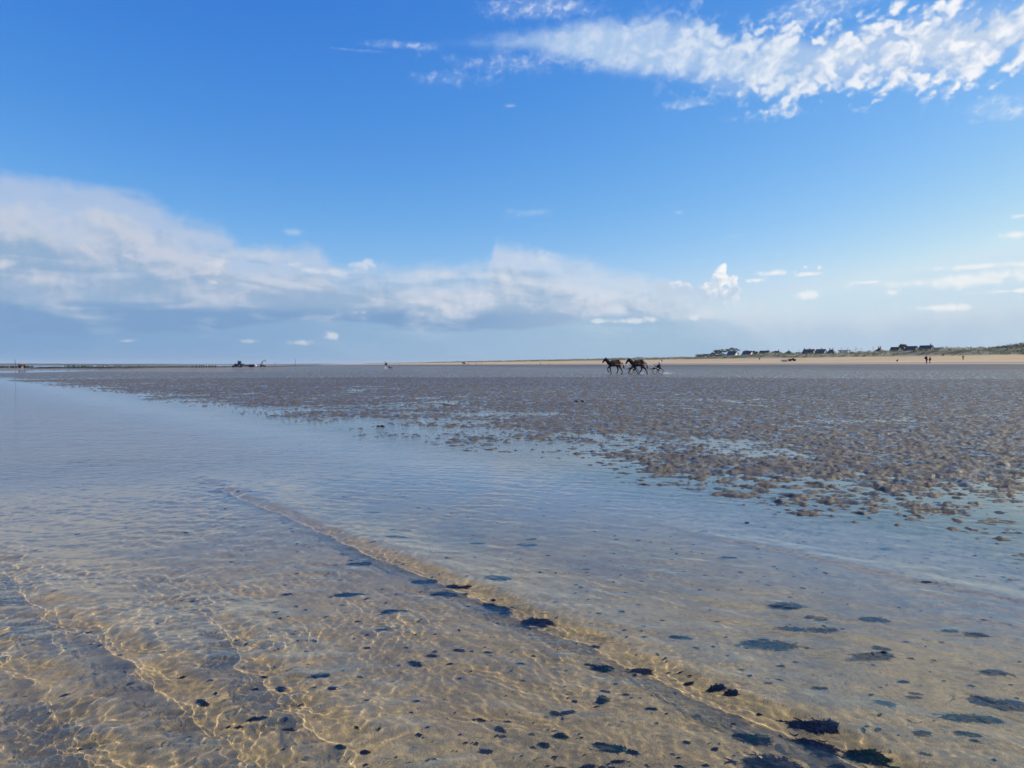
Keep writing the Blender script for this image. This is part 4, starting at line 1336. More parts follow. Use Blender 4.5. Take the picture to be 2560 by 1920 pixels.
# ---------------------------------------------------------------- walkers
p0 = at(963.5, 924.4)
person('walker in white trousers and dark jacket with a blue cap, beside a black dog', p0, R(185), 'walk', M_NAVY, M_WHITE, M_BLUEHAT, M_WHITE, 'lone walkers', 1.06, 'hat', M_BLACK)
dg_ = thing('dog', 'small black dog trotting behind the walker in white trousers', 'dog', at(976, 923.0), R(178), None, 1.15)
DN = {'rib': ((.10, 0, .42), (.13, .10)), 'belly': ((-.14, 0, .44), (.095, .085)), 'hip': ((-.30, 0, .44), (.11, .09)), 'chest': ((.26, 0, .44), (.12, .09)), 'neck': ((.38, 0, .56), (.075, .065)), 'skull': ((.47, 0, .66), (.075, .068)), 'snout': ((.60, 0, .62), (.038, .035)), 'nose': ((.66, 0, .61), .026)}
DE = [('rib', 'belly'), ('belly', 'hip'), ('rib', 'chest'), ('chest', 'neck'), ('neck', 'skull'), ('skull', 'snout'), ('snout', 'nose')]
for s_, q in ((1, 'l'), (-1, 'r')):
    for nm, pts, rs, root in (('f', [(.26, .34), (.24 + .07 * s_, .20), (.26 + .10 * s_, .03)], (.055, .034, .036), 'chest'), ('h', [(-.30, .36), (-.25, .28), (-.38 - .05 * s_, .17), (-.34 - .05 * s_, .03)], (.075, .052, .032, .036), 'hip')):
        pr_ = root
        for i, ((x_, z_), r_) in enumerate(zip(pts, rs)):
            DN[f'{nm}{q}{i}'] = ((x_, .075 * s_, z_), r_); DE.append((pr_, f'{nm}{q}{i}')); pr_ = f'{nm}{q}{i}'
    DN[q + 'ear'] = ((.44, .05 * s_, .74), .022); DE.append(('skull', q + 'ear'))
link_mesh('body', skin_mesh('body', DN, DE, 1), M_MANE, dg_)
MB().tube([(-.38, 0, .48), (-.52, 0, .56), (-.62, 0, .70)], .035, .014, 6).build('tail', M_MANE, dg_, True)
pr2 = at(2316, d=172)
person('hiker with a bulging black backpack and plum trousers, facing a companion', pr2, R(0), 'stand_wide', M_BLACK, M_PURPLE, M_HAIR, None, 'two hikers on the pale strip', 1.06, None, M_BLACK)
person('hiker in dark jacket and grey trousers, right of the one with the backpack', at(2324.5, d=172), R(180), 'walk', M_BLACK, M_GREYC, M_HAIR, None, 'two hikers on the pale strip', .94)
person('person with both elbows raised, in a dark brown coat, alone on the sand', at(2407, d=250), R(-100), 'elbows', M_BROWN, M_GREYC, M_HAIR, None, 'lone walkers', 1.02, None, None, .30)
person('person in brown sitting on the orange sand', at(2359, d=285), R(180), 'sit', M_BROWN, M_BROWN, M_HAIR, None, 'people sitting on the sand', 1.0)
person('tiny dark figure standing on the sand below the houses', at(1898.5, d=372), R(-90), 'stand', M_BLACK, M_NAVY, M_HAIR, None, 'lone walkers', 1.0)
person('tiny dark figure sitting at the foot of the dunes', at(2243.5, d=268), R(200), 'sit', M_NAVY, M_BLACK, M_HAIR, None, 'people sitting on the sand', 1.0)

# ---------------------------------------------------------------- vehicles
def tyre_wheel(parent, x_, y_, r_, w_, rimmat):
    wh = bpy.data.objects.new('wheel', None)
    COL.objects.link(wh); wh.parent = parent; wh.location = (x_, y_, r_)
    MB().wheel((0, 0, 0), r_, w_, 24, r_ * .55).build('tyre', M_RUBBER, wh, True)
    MB().wheel((0, 0, 0), r_ * .56, w_ * .6, 20).ball((0, 0, 0), (r_ * .14, w_ * .36, r_ * .14), 8, 6).build('rim', rimmat, wh)

def tractor(label, loc, rz, scale, paint_m, rim_m, cab=True, blade=False):
    t = thing('tractor', label, 'tractor', loc, rz, None, scale)
    mb = MB()
    mb.box((.95, 0, 1.12), (1.55, .62, .62), None, .08)
    mb.box((.85, 0, .70), (2.1, .42, .36), None, .04)
    mb.box((-.55, 0, .86), (.95, .70, .55), None, .06)
    mb.tube([(1.2, .16, 1.4), (1.2, .16, 2.0)], .05, .045, 8)
    mb.build('hood', paint_m, t)
    for s_ in (1, -1):
        arc = [(-.62 + .86 * math.cos(a), .62 * s_, .78 + .86 * math.sin(a)) for a in [R(30) + k * R(130) / 8 for k in range(9)]]
        inner = [(-.62 + .78 * math.cos(a), .62 * s_, .78 + .78 * math.sin(a)) for a in [R(30) + k * R(130) / 8 for k in range(9)]][::-1]
        MB().poly(arc + inner, (0, .38 * s_, 0)).build('mudguard', paint_m, t)
        tyre_wheel(t, -.62, .82 * s_, .78, .46, rim_m)
        tyre_wheel(t, 1.42, .72 * s_, .48, .30, rim_m)
    if cab:
        mb = MB()
        for x_ in (-1.0, .15):
            for s_ in (1, -1):
                mb.tube([(x_, .58 * s_, 1.2), (x_ * .9, .52 * s_, 2.52)], .045, .045, 6)
        mb.box((-.42, 0, 2.58), (1.45, 1.25, .12), None, .04)
        mb.build('cab', paint_m, t)
        MB().box((-.42, 0, 1.95), (1.02, 1.02, 1.0), None, .03).build('cab_glass', M_GLASS, t)
    else:
        mb = MB().tube([(-.95, .45, 1.3), (-.95, .45, 2.05), (-.95, -.45, 2.05), (-.95, -.45, 1.3)], .04, .04, 6)
        mb.build('roll_bar', M_DKSTEEL, t)
        MB().box((-.45, 0, 1.28), (.45, .48, .10), None, .03).box((-.68, 0, 1.5), (.08, .46, .42), None, .03).build('seat', M_BLACK, t)
        MB().tube([(.12, 0, 1.35), (-.02, 0, 1.62)], .02, .02, 6).wheel((-.04, 0, 1.66), .17, .03, 14, .14).build('steering_wheel', M_BLACK, t)
    if blade:
        mb = MB().box((2.35, 0, .42), (.14, 1.6, .75), None, .03)
        mb.tube([(1.4, .4, .8), (2.3, .4, .5)], .06, .06, 6).tube([(1.4, -.4, .8), (2.3, -.4, .5)], .06, .06, 6)
        mb.build('front_blade', M_DKSTEEL, t)
    return t
tl = at(596.5, 918.4)
tractor('dark tractor with cab and grey wheel rims, pulling a flat trailer across the far flat', tl, R(182), 1.10, M_DKPAINT, M_METAL, True, True)
tr = thing('trailer', 'long low flat trailer hitched behind the dark tractor', 'trailer', at(622, 918.2), R(182))
MB().box((0, 0, .88), (5.4, 2.2, .46), None, .04).box((0, .7, .82), (4.8, .14, .18)).box((0, -.7, .82), (4.8, .14, .18)).box((2.42, 0, 1.35), (.10, 2.1, .62), None, .02).tube([(2.5, 0, .82), (3.3, 0, .75)], .06, .06, 8).build('deck', M_DKSTEEL, tr)
for x_ in (-1.7, -.8):
    for s_ in (1, -1):
        tyre_wheel(tr, x_, .98 * s_, .42, .28, M_DKSTEEL)
MB().box((-1.4, 0, 1.16), (1.7, 1.7, .18), None, .04).build('load', M_WOODPOST, tr)
sk = thing('sack', 'white filled sack standing on the weed bank behind the trailer', 'sack', at(639, 918.2, None, .35), 0)
MB().ball((0, 0, .34), (.55, .5, .42)).build('sack_body', M_WHITE, sk, True)
MB().ball((0, 0, .98), (.34, .30, .26)).tube([(0, 0, .6), (0, 0, .9)], .2, .26, 10).build('sack_neck', M_WHITE, sk, True)
ld = thing('loader', 'tan loader with its jib raised high at the end of the dark weed bank', 'loader', at(657, 917.6, None, .15), R(0), None, 1.0)
MB().box((0, 0, .95), (2.0, 1.3, .55), None, .08).box((-.6, 0, 1.4), (.7, 1.1, .5), None, .05).build('chassis', M_TAN, ld)
mb = MB().tube([(-.9, .3, 1.25), (.15, .3, 3.0), (1.0, .3, 3.2)], .10, .08, 8).tube([(-.9, -.3, 1.25), (.15, -.3, 3.0), (1.0, -.3, 3.2)], .10, .08, 8)
mb.tube([(.0, -.3, 2.75), (.0, .3, 2.75)], .06, .06, 6).tube([(-.2, 0, 1.3), (.35, 0, 2.9)], .05, .05, 6)
mb.build('jib', M_DKSTEEL, ld)
MB().box((1.25, 0, 3.35), (.40, .9, .12), None, .02).box((1.42, 0, 2.85), (.12, .9, .55), None, .02).tube([(1.1, 0, 3.2), (1.4, 0, 3.9)], .04, .04, 6).build('fork', M_DKSTEEL, ld)
for x_ in (-.75, .85):
    for s_ in (1, -1):
        tyre_wheel(ld, x_, .68 * s_, .46, .30, M_DKSTEEL)
# red tractor on the left
tractor('old red tractor with thick dark tyres, no cab, on the far left bar', at(55.5, 920.6), R(-48), .92, M_RED, M_METAL, False)
person('driver in a pale top sitting on the red tractor', at(55.5, 920.6) + Vector((-.27, .36, 1.14)), R(-48), 'sit', M_WHITE, M_GREYC, M_HAIR, None, 'people riding vehicles', .9)
# buggy and boat on the beach
bg_p = at(1980, d=338)
bu = thing('beach_buggy', 'small black open vehicle with rounded wheel arches, parked on the orange sand', 'buggy', bg_p, R(180), None, 1.12)
mb = MB().box((0, 0, .62), (2.0, 1.1, .34), None, .12).box((.95, 0, .74), (.75, .95, .30), None, .12)
for x_ in (-.85, .85):
    for s_ in (1, -1):
        arc = [(x_ + .52 * math.cos(a), .42 * s_, .44 + .52 * math.sin(a)) for a in [R(5) + k * R(170) / 8 for k in range(9)]]
        inn = [(x_ + .46 * math.cos(a), .42 * s_, .44 + .46 * math.sin(a)) for a in [R(5) + k * R(170) / 8 for k in range(9)]][::-1]
        mb.poly(arc + inn, (0, .34 * s_, 0))
mb.build('body', M_DKPAINT, bu)
for x_ in (-.85, .85):
    for s_ in (1, -1):
        tyre_wheel(bu, x_, .60 * s_, .42, .28, M_DKSTEEL)
MB().box((-.25, 0, .85), (.55, .9, .12), None, .04).box((-.55, 0, 1.05), (.12, .9, .4), None, .04).build('seat', M_BLACK, bu)
MB().tube([(.45, 0, .8), (.25, 0, 1.12)], .02, .02, 6).wheel((.24, 0, 1.14), .17, .03, 14, .13).build('steering_wheel', M_BLACK, bu)
person('driver in black with a white cap sitting in the open black vehicle', bg_p + Vector((.28, 0, .86)), R(180), 'sit', M_BLACK, M_BLACK, M_WHITEP, None, 'people riding vehicles', .85, 'hat')
bo = thing('boat', 'small white dinghy with dark lower hull, on a low cradle left of the black vehicle', 'boat', at(1960, d=338), R(184))
def hull(z0, z1, w0, w1, l0, l1, name, mat):
    bm = bmesh.new(); rows_ = []
    for i in range(9):
        u = i / 8
        wv2 = math.sqrt(max(0.0, 1 - u ** 2.6))
        x0_, x1_ = -l0 / 2 + l0 * u, -l1 / 2 + l1 * u
        rows_.append([bm.verts.new((x0_, -w0 * wv2, z0)), bm.verts.new((x1_, -w1 * wv2, z1)), bm.verts.new((x1_, w1 * wv2, z1)), bm.verts.new((x0_, w0 * wv2, z0))])
    for a, b in zip(rows_, rows_[1:]):
        for k in range(4):
            bm.faces.new((a[k], a[(k + 1) % 4], b[(k + 1) % 4], b[k]))
    bm.faces.new(rows_[0])
    bmesh.ops.remove_doubles(bm, verts=bm.verts, dist=1e-4); bmesh.ops.recalc_face_normals(bm, faces=bm.faces)
    me = bpy.data.meshes.new(name); bm.to_mesh(me); bm.free()
    return link_mesh(name, me, mat, bo, False)
hull(.55, .95, .50, .80, 2.5, 3.1, 'hull', M_WHITEP)
hull(.28, .548, .30, .49, 2.0, 2.48, 'keel', M_BROWN)
MB().box((-.2, 0, .97), (.25, 1.4, .05)).box((.6, 0, .97), (.22, 1.2, .05)).build('thwart', M_TAN, bo)
MB().box((-1.62, 0, .95), (.28, .34, .45), None, .05).tube([(-1.7, 0, .8), (-1.72, 0, .25)], .06, .05, 8).build('outboard_motor', M_DKSTEEL, bo)
MB().box((-.3, 0, .22), (1.3, .9, .08)).tube([(.3, 0, .22), (1.9, 0, .30)], .035, .035, 6).tube([(-.4, -.6, .2), (-.4, .6, .2)], .03, .03, 6).build('cradle', M_DKSTEEL, bo)

# ---------------------------------------------------------------- posts, buoys, poles
post_me = {}
def stake(px, d, h_, r_, label, group=None, name='mussel_post', cat='post', mat=None, lean=0.0):
    key = (round(h_, 2), round(r_, 3), name)
    if key not in post_me:
        pts = [(0, 0, -.3)] + [(.012 * math.sin(k * 2.1), .012 * math.cos(k * 1.7), h_ * k / 4) for k in range(5)]
        post_me[key] = MB().tube(pts, r_, r_ * .86, 8).mesh(name)
        post_me[key].materials.append(mat or M_WOODPOST)
    o = bpy.data.objects.new(name, post_me[key])
    COL.objects.link(o)
    o.location = at(px, d=d); o.rotation_euler = (lean, lean * .6, random.uniform(0, 6))
    return tag(o, label, cat, group)
G_P = 'mussel posts in a row at low tide'
rp = random.Random(5)
PL = 'short black wooden mussel post in the long row before the far left shore'
x_ = 163.0
while x_ < 545:
    if not (236 < x_ < 240):
        stake(x_, rp.uniform(292, 318), rp.choice((.86, .95, 1.0, .90)), rp.choice((.22, .28)), PL, G_P)
    x_ += rp.uniform(3.2, 5.4) + (x_ - 163) * .004
PL2 = 'broad black mussel post in the block around the red tractor at the left edge'
for x_ in (1, 4.2, 7.8, 11.0, 15.5, 18.5, 21.8, 26.0, 29.0, 32.2, 35.4, 40.5, 43, 66, 69.5, 72.5, 75.8, 79, 82.5):
    stake(x_, 262 + rp.uniform(-4, 4), rp.choice((.78, .84)), rp.choice((.17, .22)), PL2, 'mussel posts by the red tractor')
stake(171.5, 292, 1.25, .20, 'taller of two black stakes at the left end of the long post row', 'end stakes')
stake(184.3, 292, 1.05, .20, 'stake with a white float at its foot, near the left end of the long row', 'end stakes')
PM = paint('dark_pole_paint', (0.03, 0.035, 0.045), 0.6)
stake(38.5, 226, 2.75, .075, 'tall thin dark pole on the bar left of the red tractor', 'marker poles', 'marker_pole', 'pole', PM)
stake(687.5, 560, 3.4, .11, 'shorter of two far marker poles right of the loader', 'marker poles', 'marker_pole', 'pole', PM)
stake(738.7, 560, 5.6, .12, 'tallest far marker pole, standing at the tip of the dark weed bank', 'marker poles', 'marker_pole', 'pole', PM)
for px, d, h_, lb in ((998, 640, 1.6, 'far thin stake right of the walker with the dog'), (1054, 640, 1.3, 'far thin stake between the walker and the far cart'), (1351, 400, .9, 'small dark stake on the beach left of the trotting horses'), (1373, 400, .6, 'tiny stump on the beach nearest the leading trotter')):
    stake(px, d, h_, .12, lb, 'far stakes', 'stake', 'stake', PM)
def buoy(px, py, s_, label, body, top_):
    t = thing('buoy', label, 'buoy', at(px, py, None, .02), 0, 'buoys by the far pool', s_)
    MB().ball((0, 0, .26), (.27, .27, .28), 14, 10).build('float', body, t, True)
    MB().tube([(0, 0, .5), (0, 0, .62)], .10, .06, 10).ball((.06, -.1, .40), (.17, .17, .16)).build('cap', top_, t, True)
buoy(262.5, 921.0, 1.15, 'orange buoy beside the yellow one at the edge of the far pool', M_ORANGE, M_YELLOW)
buoy(268.5, 921.0, 1.0, 'pale yellow buoy next to an orange one at the edge of the far pool', M_YELLOW, M_ORANGE)
buoy(364.5, 919.9, 1.15, 'orange buoy with white top, alone at the right tip of the far pool', M_ORANGE, M_WHITEP)
buoy(183, 920.4, .75, 'small white float at the foot of a black stake', M_WHITEP, M_WHITEP)

# ---------------------------------------------------------------- gulls
def gull(label, px, py, d, span, rz, up):
    t = thing('gull', label, 'bird', ((px - 1280) / FPX * d, d, CAM_H + (912 - py) / FPX * d), rz, 'birds in flight', span)
    link_mesh('body', skin_mesh('body', {'b': ((0, 0, 0), (.055, .05)), 'c': ((.13, 0, .01), .045), 'h': ((.21, 0, .03), .032), 'k': ((.27, 0, .025), .010), 't': ((-.20, 0, .0), (.02, .05))}, [('b', 'c'), ('c', 'h'), ('h', 'k'), ('b', 't')], 1), M_GREYC, t)
    for s_ in (1, -1):
        MB().poly([(.10, .04 * s_, .02), (.12, .24 * s_, .02 + up), (.02, .52 * s_, .0 + up * .4), (-.06, .50 * s_, .0 + up * .4), (-.04, .24 * s_, .01 + up), (-.08, .04 * s_, .02)], (0, 0, .012)).build('wing', M_GREYC, t)
gull('dark gull gliding low over the houses on the right', 2326, 787, 190, .66, R(70), .10)
gull('tiny bird at the top edge of the sky', 1281, 9, 150, .24, R(40), .06)
gull('tiny bird just below the top one in the sky', 1273, 56, 150, .26, R(140), .08)
# ---------------------------------------------------------------- seaweed on the bed and afloat in the shallows
M_WEEDK = paint('black_seaweed', (0.066, 0.046, 0.028), 0.8, 0.12, 0.6, 30)
M_WEEDP = paint('plum_seaweed', (0.140, 0.082, 0.066), 0.8, 0.12, 0.5, 30)
M_WEEDB = paint('brown_seaweed', (0.160, 0.085, 0.032), 0.8, 0.12, 0.5, 30)
M_WEEDG = paint('green_seaweed', (0.055, 0.130, 0.036), 0.7, 0.15, 0.5, 30)
M_WEEDO = paint('rust_seaweed', (0.24, 0.070, 0.020), 0.8, 0.12, 0.5, 30)
WM = {'k': M_WEEDK, 'p': M_WEEDP, 'b': M_WEEDB, 'g': M_WEEDG, 'o': M_WEEDO}
def clump_mesh(seed, w, asp, ang, h, n_fr, frond):
    """a matted clump: strands combed one way round a few knots along a bent axis, thinning out at the edges"""
    g_ = random.Random(seed)
    V, F = [], []
    ca, sa = math.cos(ang), math.sin(ang)
    bendy = g_.gauss(0, .35); nk = g_.choice((2, 3, 3, 4))
    lob = []
    for i in range(nk):
        u = -.32 + .64 * (i + g_.uniform(-.3, .3)) / max(1, nk - 1)
        lob.append((u, bendy * u * u * 2 - bendy * .1 + g_.gauss(0, .12), g_.uniform(.09, .24)))
    comb = g_.gauss(0, .25)
    for k in range(n_fr):
        cx_, cy_, lr_ = g_.choice(lob)
        tail = 1.0 if g_.random() < .62 else 2.3
        u = cx_ + g_.gauss(0, lr_ * .62) * tail; v = cy_ + g_.gauss(0, lr_ * .50) * tail
        r2 = min(1, math.hypot(u - cx_, v - cy_) / (lr_ * 1.6))
        px_, py_ = u * w * .62, v * w * asp * 1.1
        a = comb + g_.gauss(0, .45) + (math.pi if g_.random() < .35 else 0)
        if g_.random() < .22: a = g_.uniform(0, 6.28)
        l = frond * g_.uniform(.35, 1.25); wd = l * g_.uniform(.06, .17)
        z_ = h * (1 - r2) * g_.uniform(.2, 1.0) + .002
        b = len(V)
        pts = []
        bend = g_.gauss(0, .8)
        for i in range(4):
            s_ = i / 3 - .4
            aa_ = a + bend * s_
            pts.append((px_ + l * s_ * math.cos(aa_), py_ + l * s_ * math.sin(aa_), max(.001, z_ * (1 - .5 * abs(s_)) + h * .25 * g_.random() * (1 - r2))))
        for i, (x_, y_, zz) in enumerate(pts):
            ww = wd * (.25, 1.0, .9, .15)[i] * .5
            nx, ny = -math.sin(a), math.cos(a)
            for sg in (1, -1):
                X_, Y_ = x_ + nx * ww * sg, y_ + ny * ww * sg
                V.append((X_ * ca - Y_ * sa, X_ * sa + Y_ * ca, zz + .0015 * sg))
        for i in range(3):
            F.append((b + 2 * i, b + 2 * i + 1, b + 2 * i + 3, b + 2 * i + 2))
    me_ = bpy.data.meshes.new('seaweed'); me_.from_pydata(V, [], F)
    return me_
def gtrue(x, y):
    return float(ground_z(np.array([[x]]), np.array([[y]]))[0, 0])
wseed = [100]
def weed(px, py, w_px, col_, label, asp=.55, ang=None, h=None, second=None, group='seaweed clumps in the shallows', dens=1.0):
    # look through the flat water surface to the bed: near enough to the straight ray in such shallow water
    d = CAM_H * FPX / (py - 912); x = (px - 1280) / FPX * d
    w = w_px / FPX * d
    z = gtrue(x, d)
    wseed[0] += 1
    n_ = int((24 + 4200 * w) * dens)
    ang = random.Random(wseed[0]).uniform(-.6, .2) if ang is None else ang
    fr = min(.05, max(.018, w * .30))
    me_ = clump_mesh(wseed[0], w, asp, ang, h or min(.035, .012 + w * .09), min(n_, 900), fr)
    o = link_mesh('seaweed', me_, WM[col_], None, False)
    me_.materials.append(WM[{'k': 'b', 'p': 'k', 'b': 'p', 'g': 'b', 'o': 'b'}[col_]])
    mr_ = random.Random(wseed[0] + 9)
    me_.polygons.foreach_set('material_index', [v for _ in range(len(me_.polygons) // 3) for v in [int(mr_.random() < .34)] * 3])
    o.location = (x, d, z - .001)
    tag(o, label, 'seaweed', group)
    if second:
        c2 = link_mesh('frond_fringe', clump_mesh(wseed[0] + 500, w * .75, asp, ang + .4, .02, min(n_ // 2, 300), fr), WM[second], o, False)
        c2.location = (w * .22, -.01, .004)
        c2['label'] = 'green fringe of the clump' if second == 'g' else 'brown fringe of the clump'
    return o
weed(1342, 1552, 98, 'p', 'broad plum clump under the long wave crest, lower right end of its dark row', .75, -.3)
weed(1235, 1515, 100, 'k', 'long black clump under the crest, left of the small green tuft', .45, -.7)
weed(1266, 1528, 34, 'g', 'small bright green tuft just right of the long black clump under the crest', .8)
weed(1112, 1480, 82, 'k', 'black clump touching the crest, second up the dark row', .5, .1)
weed(1052, 1450, 92, 'k', 'blue black oval clump left of the crest, third up the dark row', .55, 0)
weed(898, 1405, 66, 'k', 'dark clump above the crest where it meets calmer water', .4, -.1)
weed(868, 1483, 76, 'k', 'thin streak of dark weed lying well left of the crest', .28, .12)
weed(1246, 1448, 82, 'p', 'oval purple clump alone right of the crest, level with the dark row', .5, 0)
weed(1150, 1463, 60, 'k', 'smaller dark clump in the row just right of the crest', .4, 0)
weed(985, 1522, 64, 'p', 'faint plum clump left of the dark row under rippled water', .5, .1)
weed(1505, 1662, 54, 'k', 'round black green clump right of centre in the near shallows', .6, 0, None, 'g')
weed(1606, 1670, 62, 'b', 'brown clump right of the round black one, close under the crest', .5, 0)
weed(1520, 1858, 74, 'b', 'dark red brown clump with green tips near the bottom edge', .6, -.2, None, 'g')
weed(1585, 1868, 30, 'p', 'small plum tuft right of the red brown clump with green tips', .6)
weed(1880, 1836, 84, 'k', 'dark green black clump at the foot of the big brown mass', .5, -.3, None, 'g')
weed(2045, 1812, 130, 'p', 'upper purple mass of weed under the crest in the lower right', .5, -.35)
weed(2050, 1855, 120, 'p', 'lower purple mass of weed between the black and the green clumps', .5, -.5)
weed(2178, 1882, 116, 'g', 'largest bright green clump at the lower right', .75, -.4, .035)
weed(1945, 1902, 150, 'b', 'big brown blurred mass of weed at the bottom edge', .45, -.1)
weed(2105, 1912, 44, 'p', 'plum tuft at the bottom edge under the green clump', .7)
weed(1920, 1612, 150, 'k', 'wide black clump with a green fringe, beyond the crest at right', .35, -.15, .05, 'g')
weed(2190, 1642, 130, 'k', 'wide black clump with a raised wet knob, rightmost of the large pair', .35, .05, .055)
weed(2215, 1618, 50, 'p', 'plum tuft behind the raised wet knob', .6)
weed(1700, 1594, 66, 'k', 'curved black strand clump right of the crest, middle of the pale sand', .3, -.2)
weed(2385, 1578, 42, 'g', 'small glossy green black clump at the far right of the pale sand', .4, -.15, .025)
weed(2450, 1588, 66, 'p', 'bluish plum patch right of the small glossy green clump', .45, -.2)
weed(1828, 1394, 38, 'g', 'dark green tuft breaking the blue water, upper right', .45, 0, .025)
weed(2555, 1401, 26, 'k', 'black tuft at the right edge in blue water', .5, 0, .02)
weed(2445, 1391, 14, 'k', 'tiny black tuft left of the one at the right edge', .6, 0, .02)
weed(1970, 1514, 88, 'p', 'smoky plum patch in the middle distance of the right shallows', .4, -.1)
weed(2045, 1543, 50, 'g', 'faint sea green patch beside the smoky plum one', .7)
weed(2190, 1548, 84, 'p', 'faint long plum patch above the wide black pair', .35, -.15)
weed(1985, 1570, 70, 'k', 'dark patch just above the wide black clump with the green fringe', .45, -.1)
weed(2070, 1572, 72, 'k', 'dark streaked patch right of its twin above the wide pair', .4, -.1)
weed(2296, 1742, 36, 'k', 'short curved black strand on the pale sand at right', .35, -.4)
weed(2272, 1702, 32, 'p', 'thin plum strand above the short curved black one', .35, -.3)
weed(2435, 1838, 56, 'k', 'black tapering strand low on the right edge sand', .35, -.4)
weed(2515, 1762, 150, 'p', 'large blurred plum mass at the right edge', .6, -.3)
weed(2440, 1797, 170, 'g', 'long thin green ribbon of weed left of the large blurred plum mass', .16, -.08)
weed(2320, 1838, 40, 'p', 'grey plum dot of weed left of the black tapering strand', .7)
weed(2225, 1760, 54, 'p', 'grey patch of weed between the wide black pair and the green ribbon', .6)
weed(2500, 1680, 66, 'p', 'dark grey streak of weed near the right edge, above the blurred mass', .35, -.3)
weed(640, 1794, 46, 'g', 'bright green scrap between the two left ripples', .45, .3)
weed(700, 1720, 34, 'k', 'black dot of weed left of centre near the bright green scrap', .6)
weed(795, 1693, 46, 'k', 'furry black tuft in the golden sand left of centre', .6, .2)
weed(1035, 1652, 42, 'k', 'black tuft with a sand halo in the middle of the golden bed', .6)
weed(1078, 1630, 26, 'k', 'tiny black twin just up and right of the tuft with a halo', .7)
weed(1145, 1620, 36, 'b', 'brown tuft right of the tiny black twin', .55)
weed(1320, 1360, 64, 'k', 'dark patch in blue water, lower of the pair in the middle', .45, -.1)
weed(1330, 1346, 30, 'p', 'small plum knot on top of the dark patch in blue water', .5)
weed(990, 1345, 64, 'k', 'dark patch in blue water left of the middle pair', .4, -.2)
weed(996, 1325, 54, 'k', 'thin dark streak just above the left dark patch in blue water', .25)
weed(1192, 1357, 44, 'k', 'slim dark streak between the two dark patches in blue water', .3)
weed(865, 1241, 30, 'k', 'dark wisp in the reflected cloud left of centre', .35, 0, .03)
weed(930, 1280, 44, 'k', 'dark wisp below and right of the reflected cloud', .3, 0, .03)
weed(951, 1066, 36, 'k', 'long black weed lump lying on the waterline', .4, 0, .05)
weed(1118, 1013, 14, 'k', 'tiny black lump out on the flat left of centre', .5, 0, .02)
weed(1448, 1008, 26, 'k', 'thin black lump out on the flat right of centre', .3, 0, .06)
weed(192, 1155, 42, 'k', 'dark pair of wisps alone in the left water', .3, .2, .03)
weed(845, 1868, 38, 'g', 'small green scrap at the bottom left of centre', .5)
weed(1400, 1830, 40, 'g', 'rounded green scrap right of bottom centre', .6)
weed(1362, 1853, 40, 'g', 'leaf shaped green scrap at bottom centre, left of the rounded one', .5)
weed(1215, 1870, 34, 'b', 'tan tuft at bottom centre', .7)
weed(1393, 1776, 34, 'b', 'brown tuft above the rounded green scrap', .6)
weed(1250, 1812, 34, 'b', 'dark brown tuft in the lower middle', .6)
weed(1202, 1788, 22, 'o', 'small rust red scrap in the lower middle', .6)
weed(1492, 1612, 30, 'o', 'rust orange scrap caught under the crest', .6)
weed(2060, 1722, 40, 'b', 'brown tuft between the crest and the wide black pair', .4, -.3)
weed(1838, 1732, 26, 'k', 'black knot under the crest, second from the right', .8, 0, .03)
weed(1800, 1720, 44, 'k', 'black knot under the crest, left of its smaller twin', .4, -.3, .03)
weed(1510, 1740, 46, 'g', 'spidery pale green tuft in the golden bed right of centre', .7, .8, .02)
# small wisps all alike
SMALL = 'small dark wisp of weed in the shallows, one of many scattered alike'
sr = random.Random(21)
for k in range(62):
    py = 1120 + 800 * sr.random() ** .8
    px = sr.uniform(380, 2540)
    d = CAM_H * FPX / (py - 912); x = (px - 1280) / FPX * d
    s = SX * x + SY * d
    if s > 5.6 or s < .5:
        continue
    wd = (.010 + .045 * sr.random() ** 2.5) * (1 + .10 * d)
    weed(px, py, wd * FPX / d, sr.choice('kkppbbg'), SMALL, sr.uniform(.25, .5), None, None, None, 'small wisps of weed scattered alike', .55)
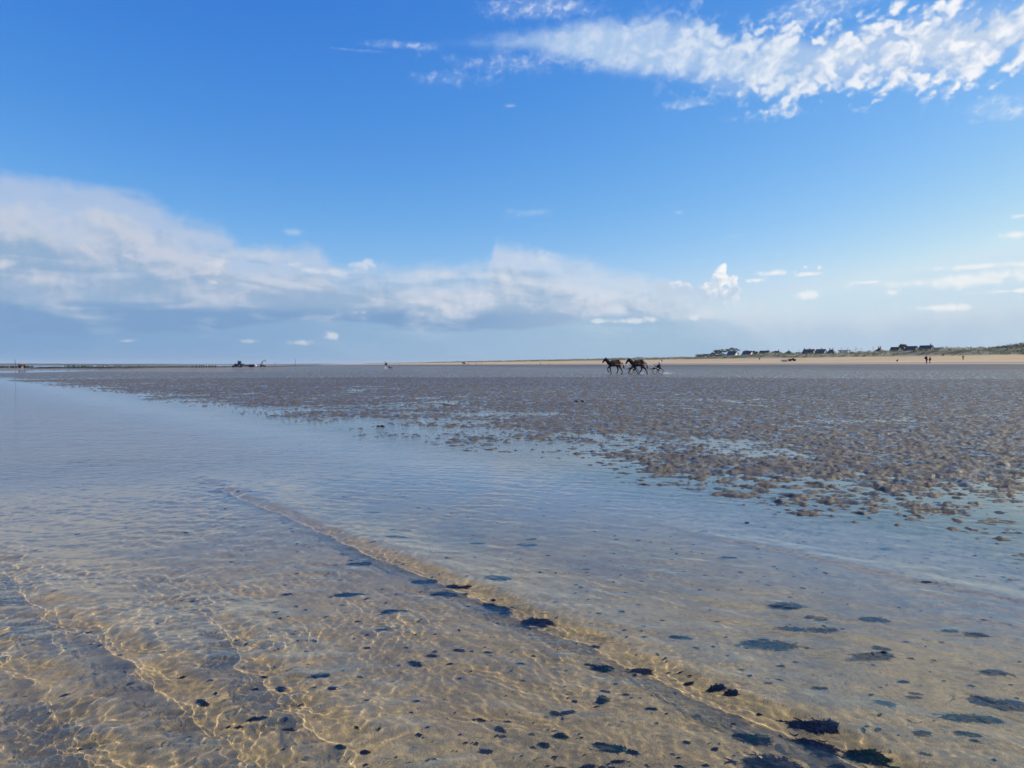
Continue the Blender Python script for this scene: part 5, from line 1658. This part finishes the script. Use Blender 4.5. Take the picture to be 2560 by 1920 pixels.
# specks, shell bits and shredded scraps: uncountable
V, F = [], []
for k in range(2200):
    r_ = 1.9 + 9.0 * sr.random() ** 1.6
    a = math.radians(sr.uniform(-36, 36)); x, y = r_ * math.sin(a), r_ * math.cos(a)
    s = SX * x + SY * y
    if s > 6 or (s < 1.0 and sr.random() < .5):
        continue
    V.append((x, y)); 
XY = np.array(V)
ZZ = ground_z(XY[:, :1], XY[:, 1:2])[:, 0]
V, F = [], []
for (x, y), z in zip(XY, ZZ):
    l = (.003 + .011 * sr.random() ** 2) * (1 + .16 * math.hypot(x, y)); w_ = l * sr.uniform(.25, .7); a = sr.uniform(0, 6.28); b = len(V)
    c, s_ = math.cos(a), math.sin(a)
    for u, v, h_ in ((-l, -w_ * .3, .002), (0, -w_, .007), (l, 0, .002), (0, w_, .006)):
        V.append((x + u * c - v * s_, y + u * s_ + v * c, z + h_))
    F.append((b, b + 1, b + 2, b + 3))
me_ = bpy.data.meshes.new('weed_scraps'); me_.from_pydata(V, [], F)
tag(link_mesh('weed_scraps', me_, paint('weed_scrap', (0.075, 0.050, 0.028), .7, .2, .9, 3.0), None, False), 'tiny dark shreds of weed strewn over the sandy bed', 'weed scraps', None, 'stuff')
# ---------------------------------------------------------------- the air: thin sea haze
hz_m = bpy.data.materials.new('sea_haze')
hz_m.use_nodes = True
ht = hz_m.node_tree
ht.nodes.clear()
vol = ht.nodes.new('ShaderNodeVolumePrincipled')
vol.inputs['Color'].default_value = (0.70, 0.82, 0.95, 1)
vol.inputs['Density'].default_value = HAZE
vol.inputs['Anisotropy'].default_value = 0.0
ho = ht.nodes.new('ShaderNodeOutputMaterial')
ht.links.new(vol.outputs[0], ho.inputs['Volume'])
bm = bmesh.new()
bmesh.ops.create_cube(bm, size=1)
bmesh.ops.transform(bm, matrix=Matrix.Translation((0, 1500, 23.0)) @ Matrix.Diagonal((19000, 17000, 54.0, 1)), verts=bm.verts)
me_ = bpy.data.meshes.new('haze'); bm.to_mesh(me_); bm.free()
hz = link_mesh('haze', me_, hz_m, None, False)
hz['kind'] = 'stuff'
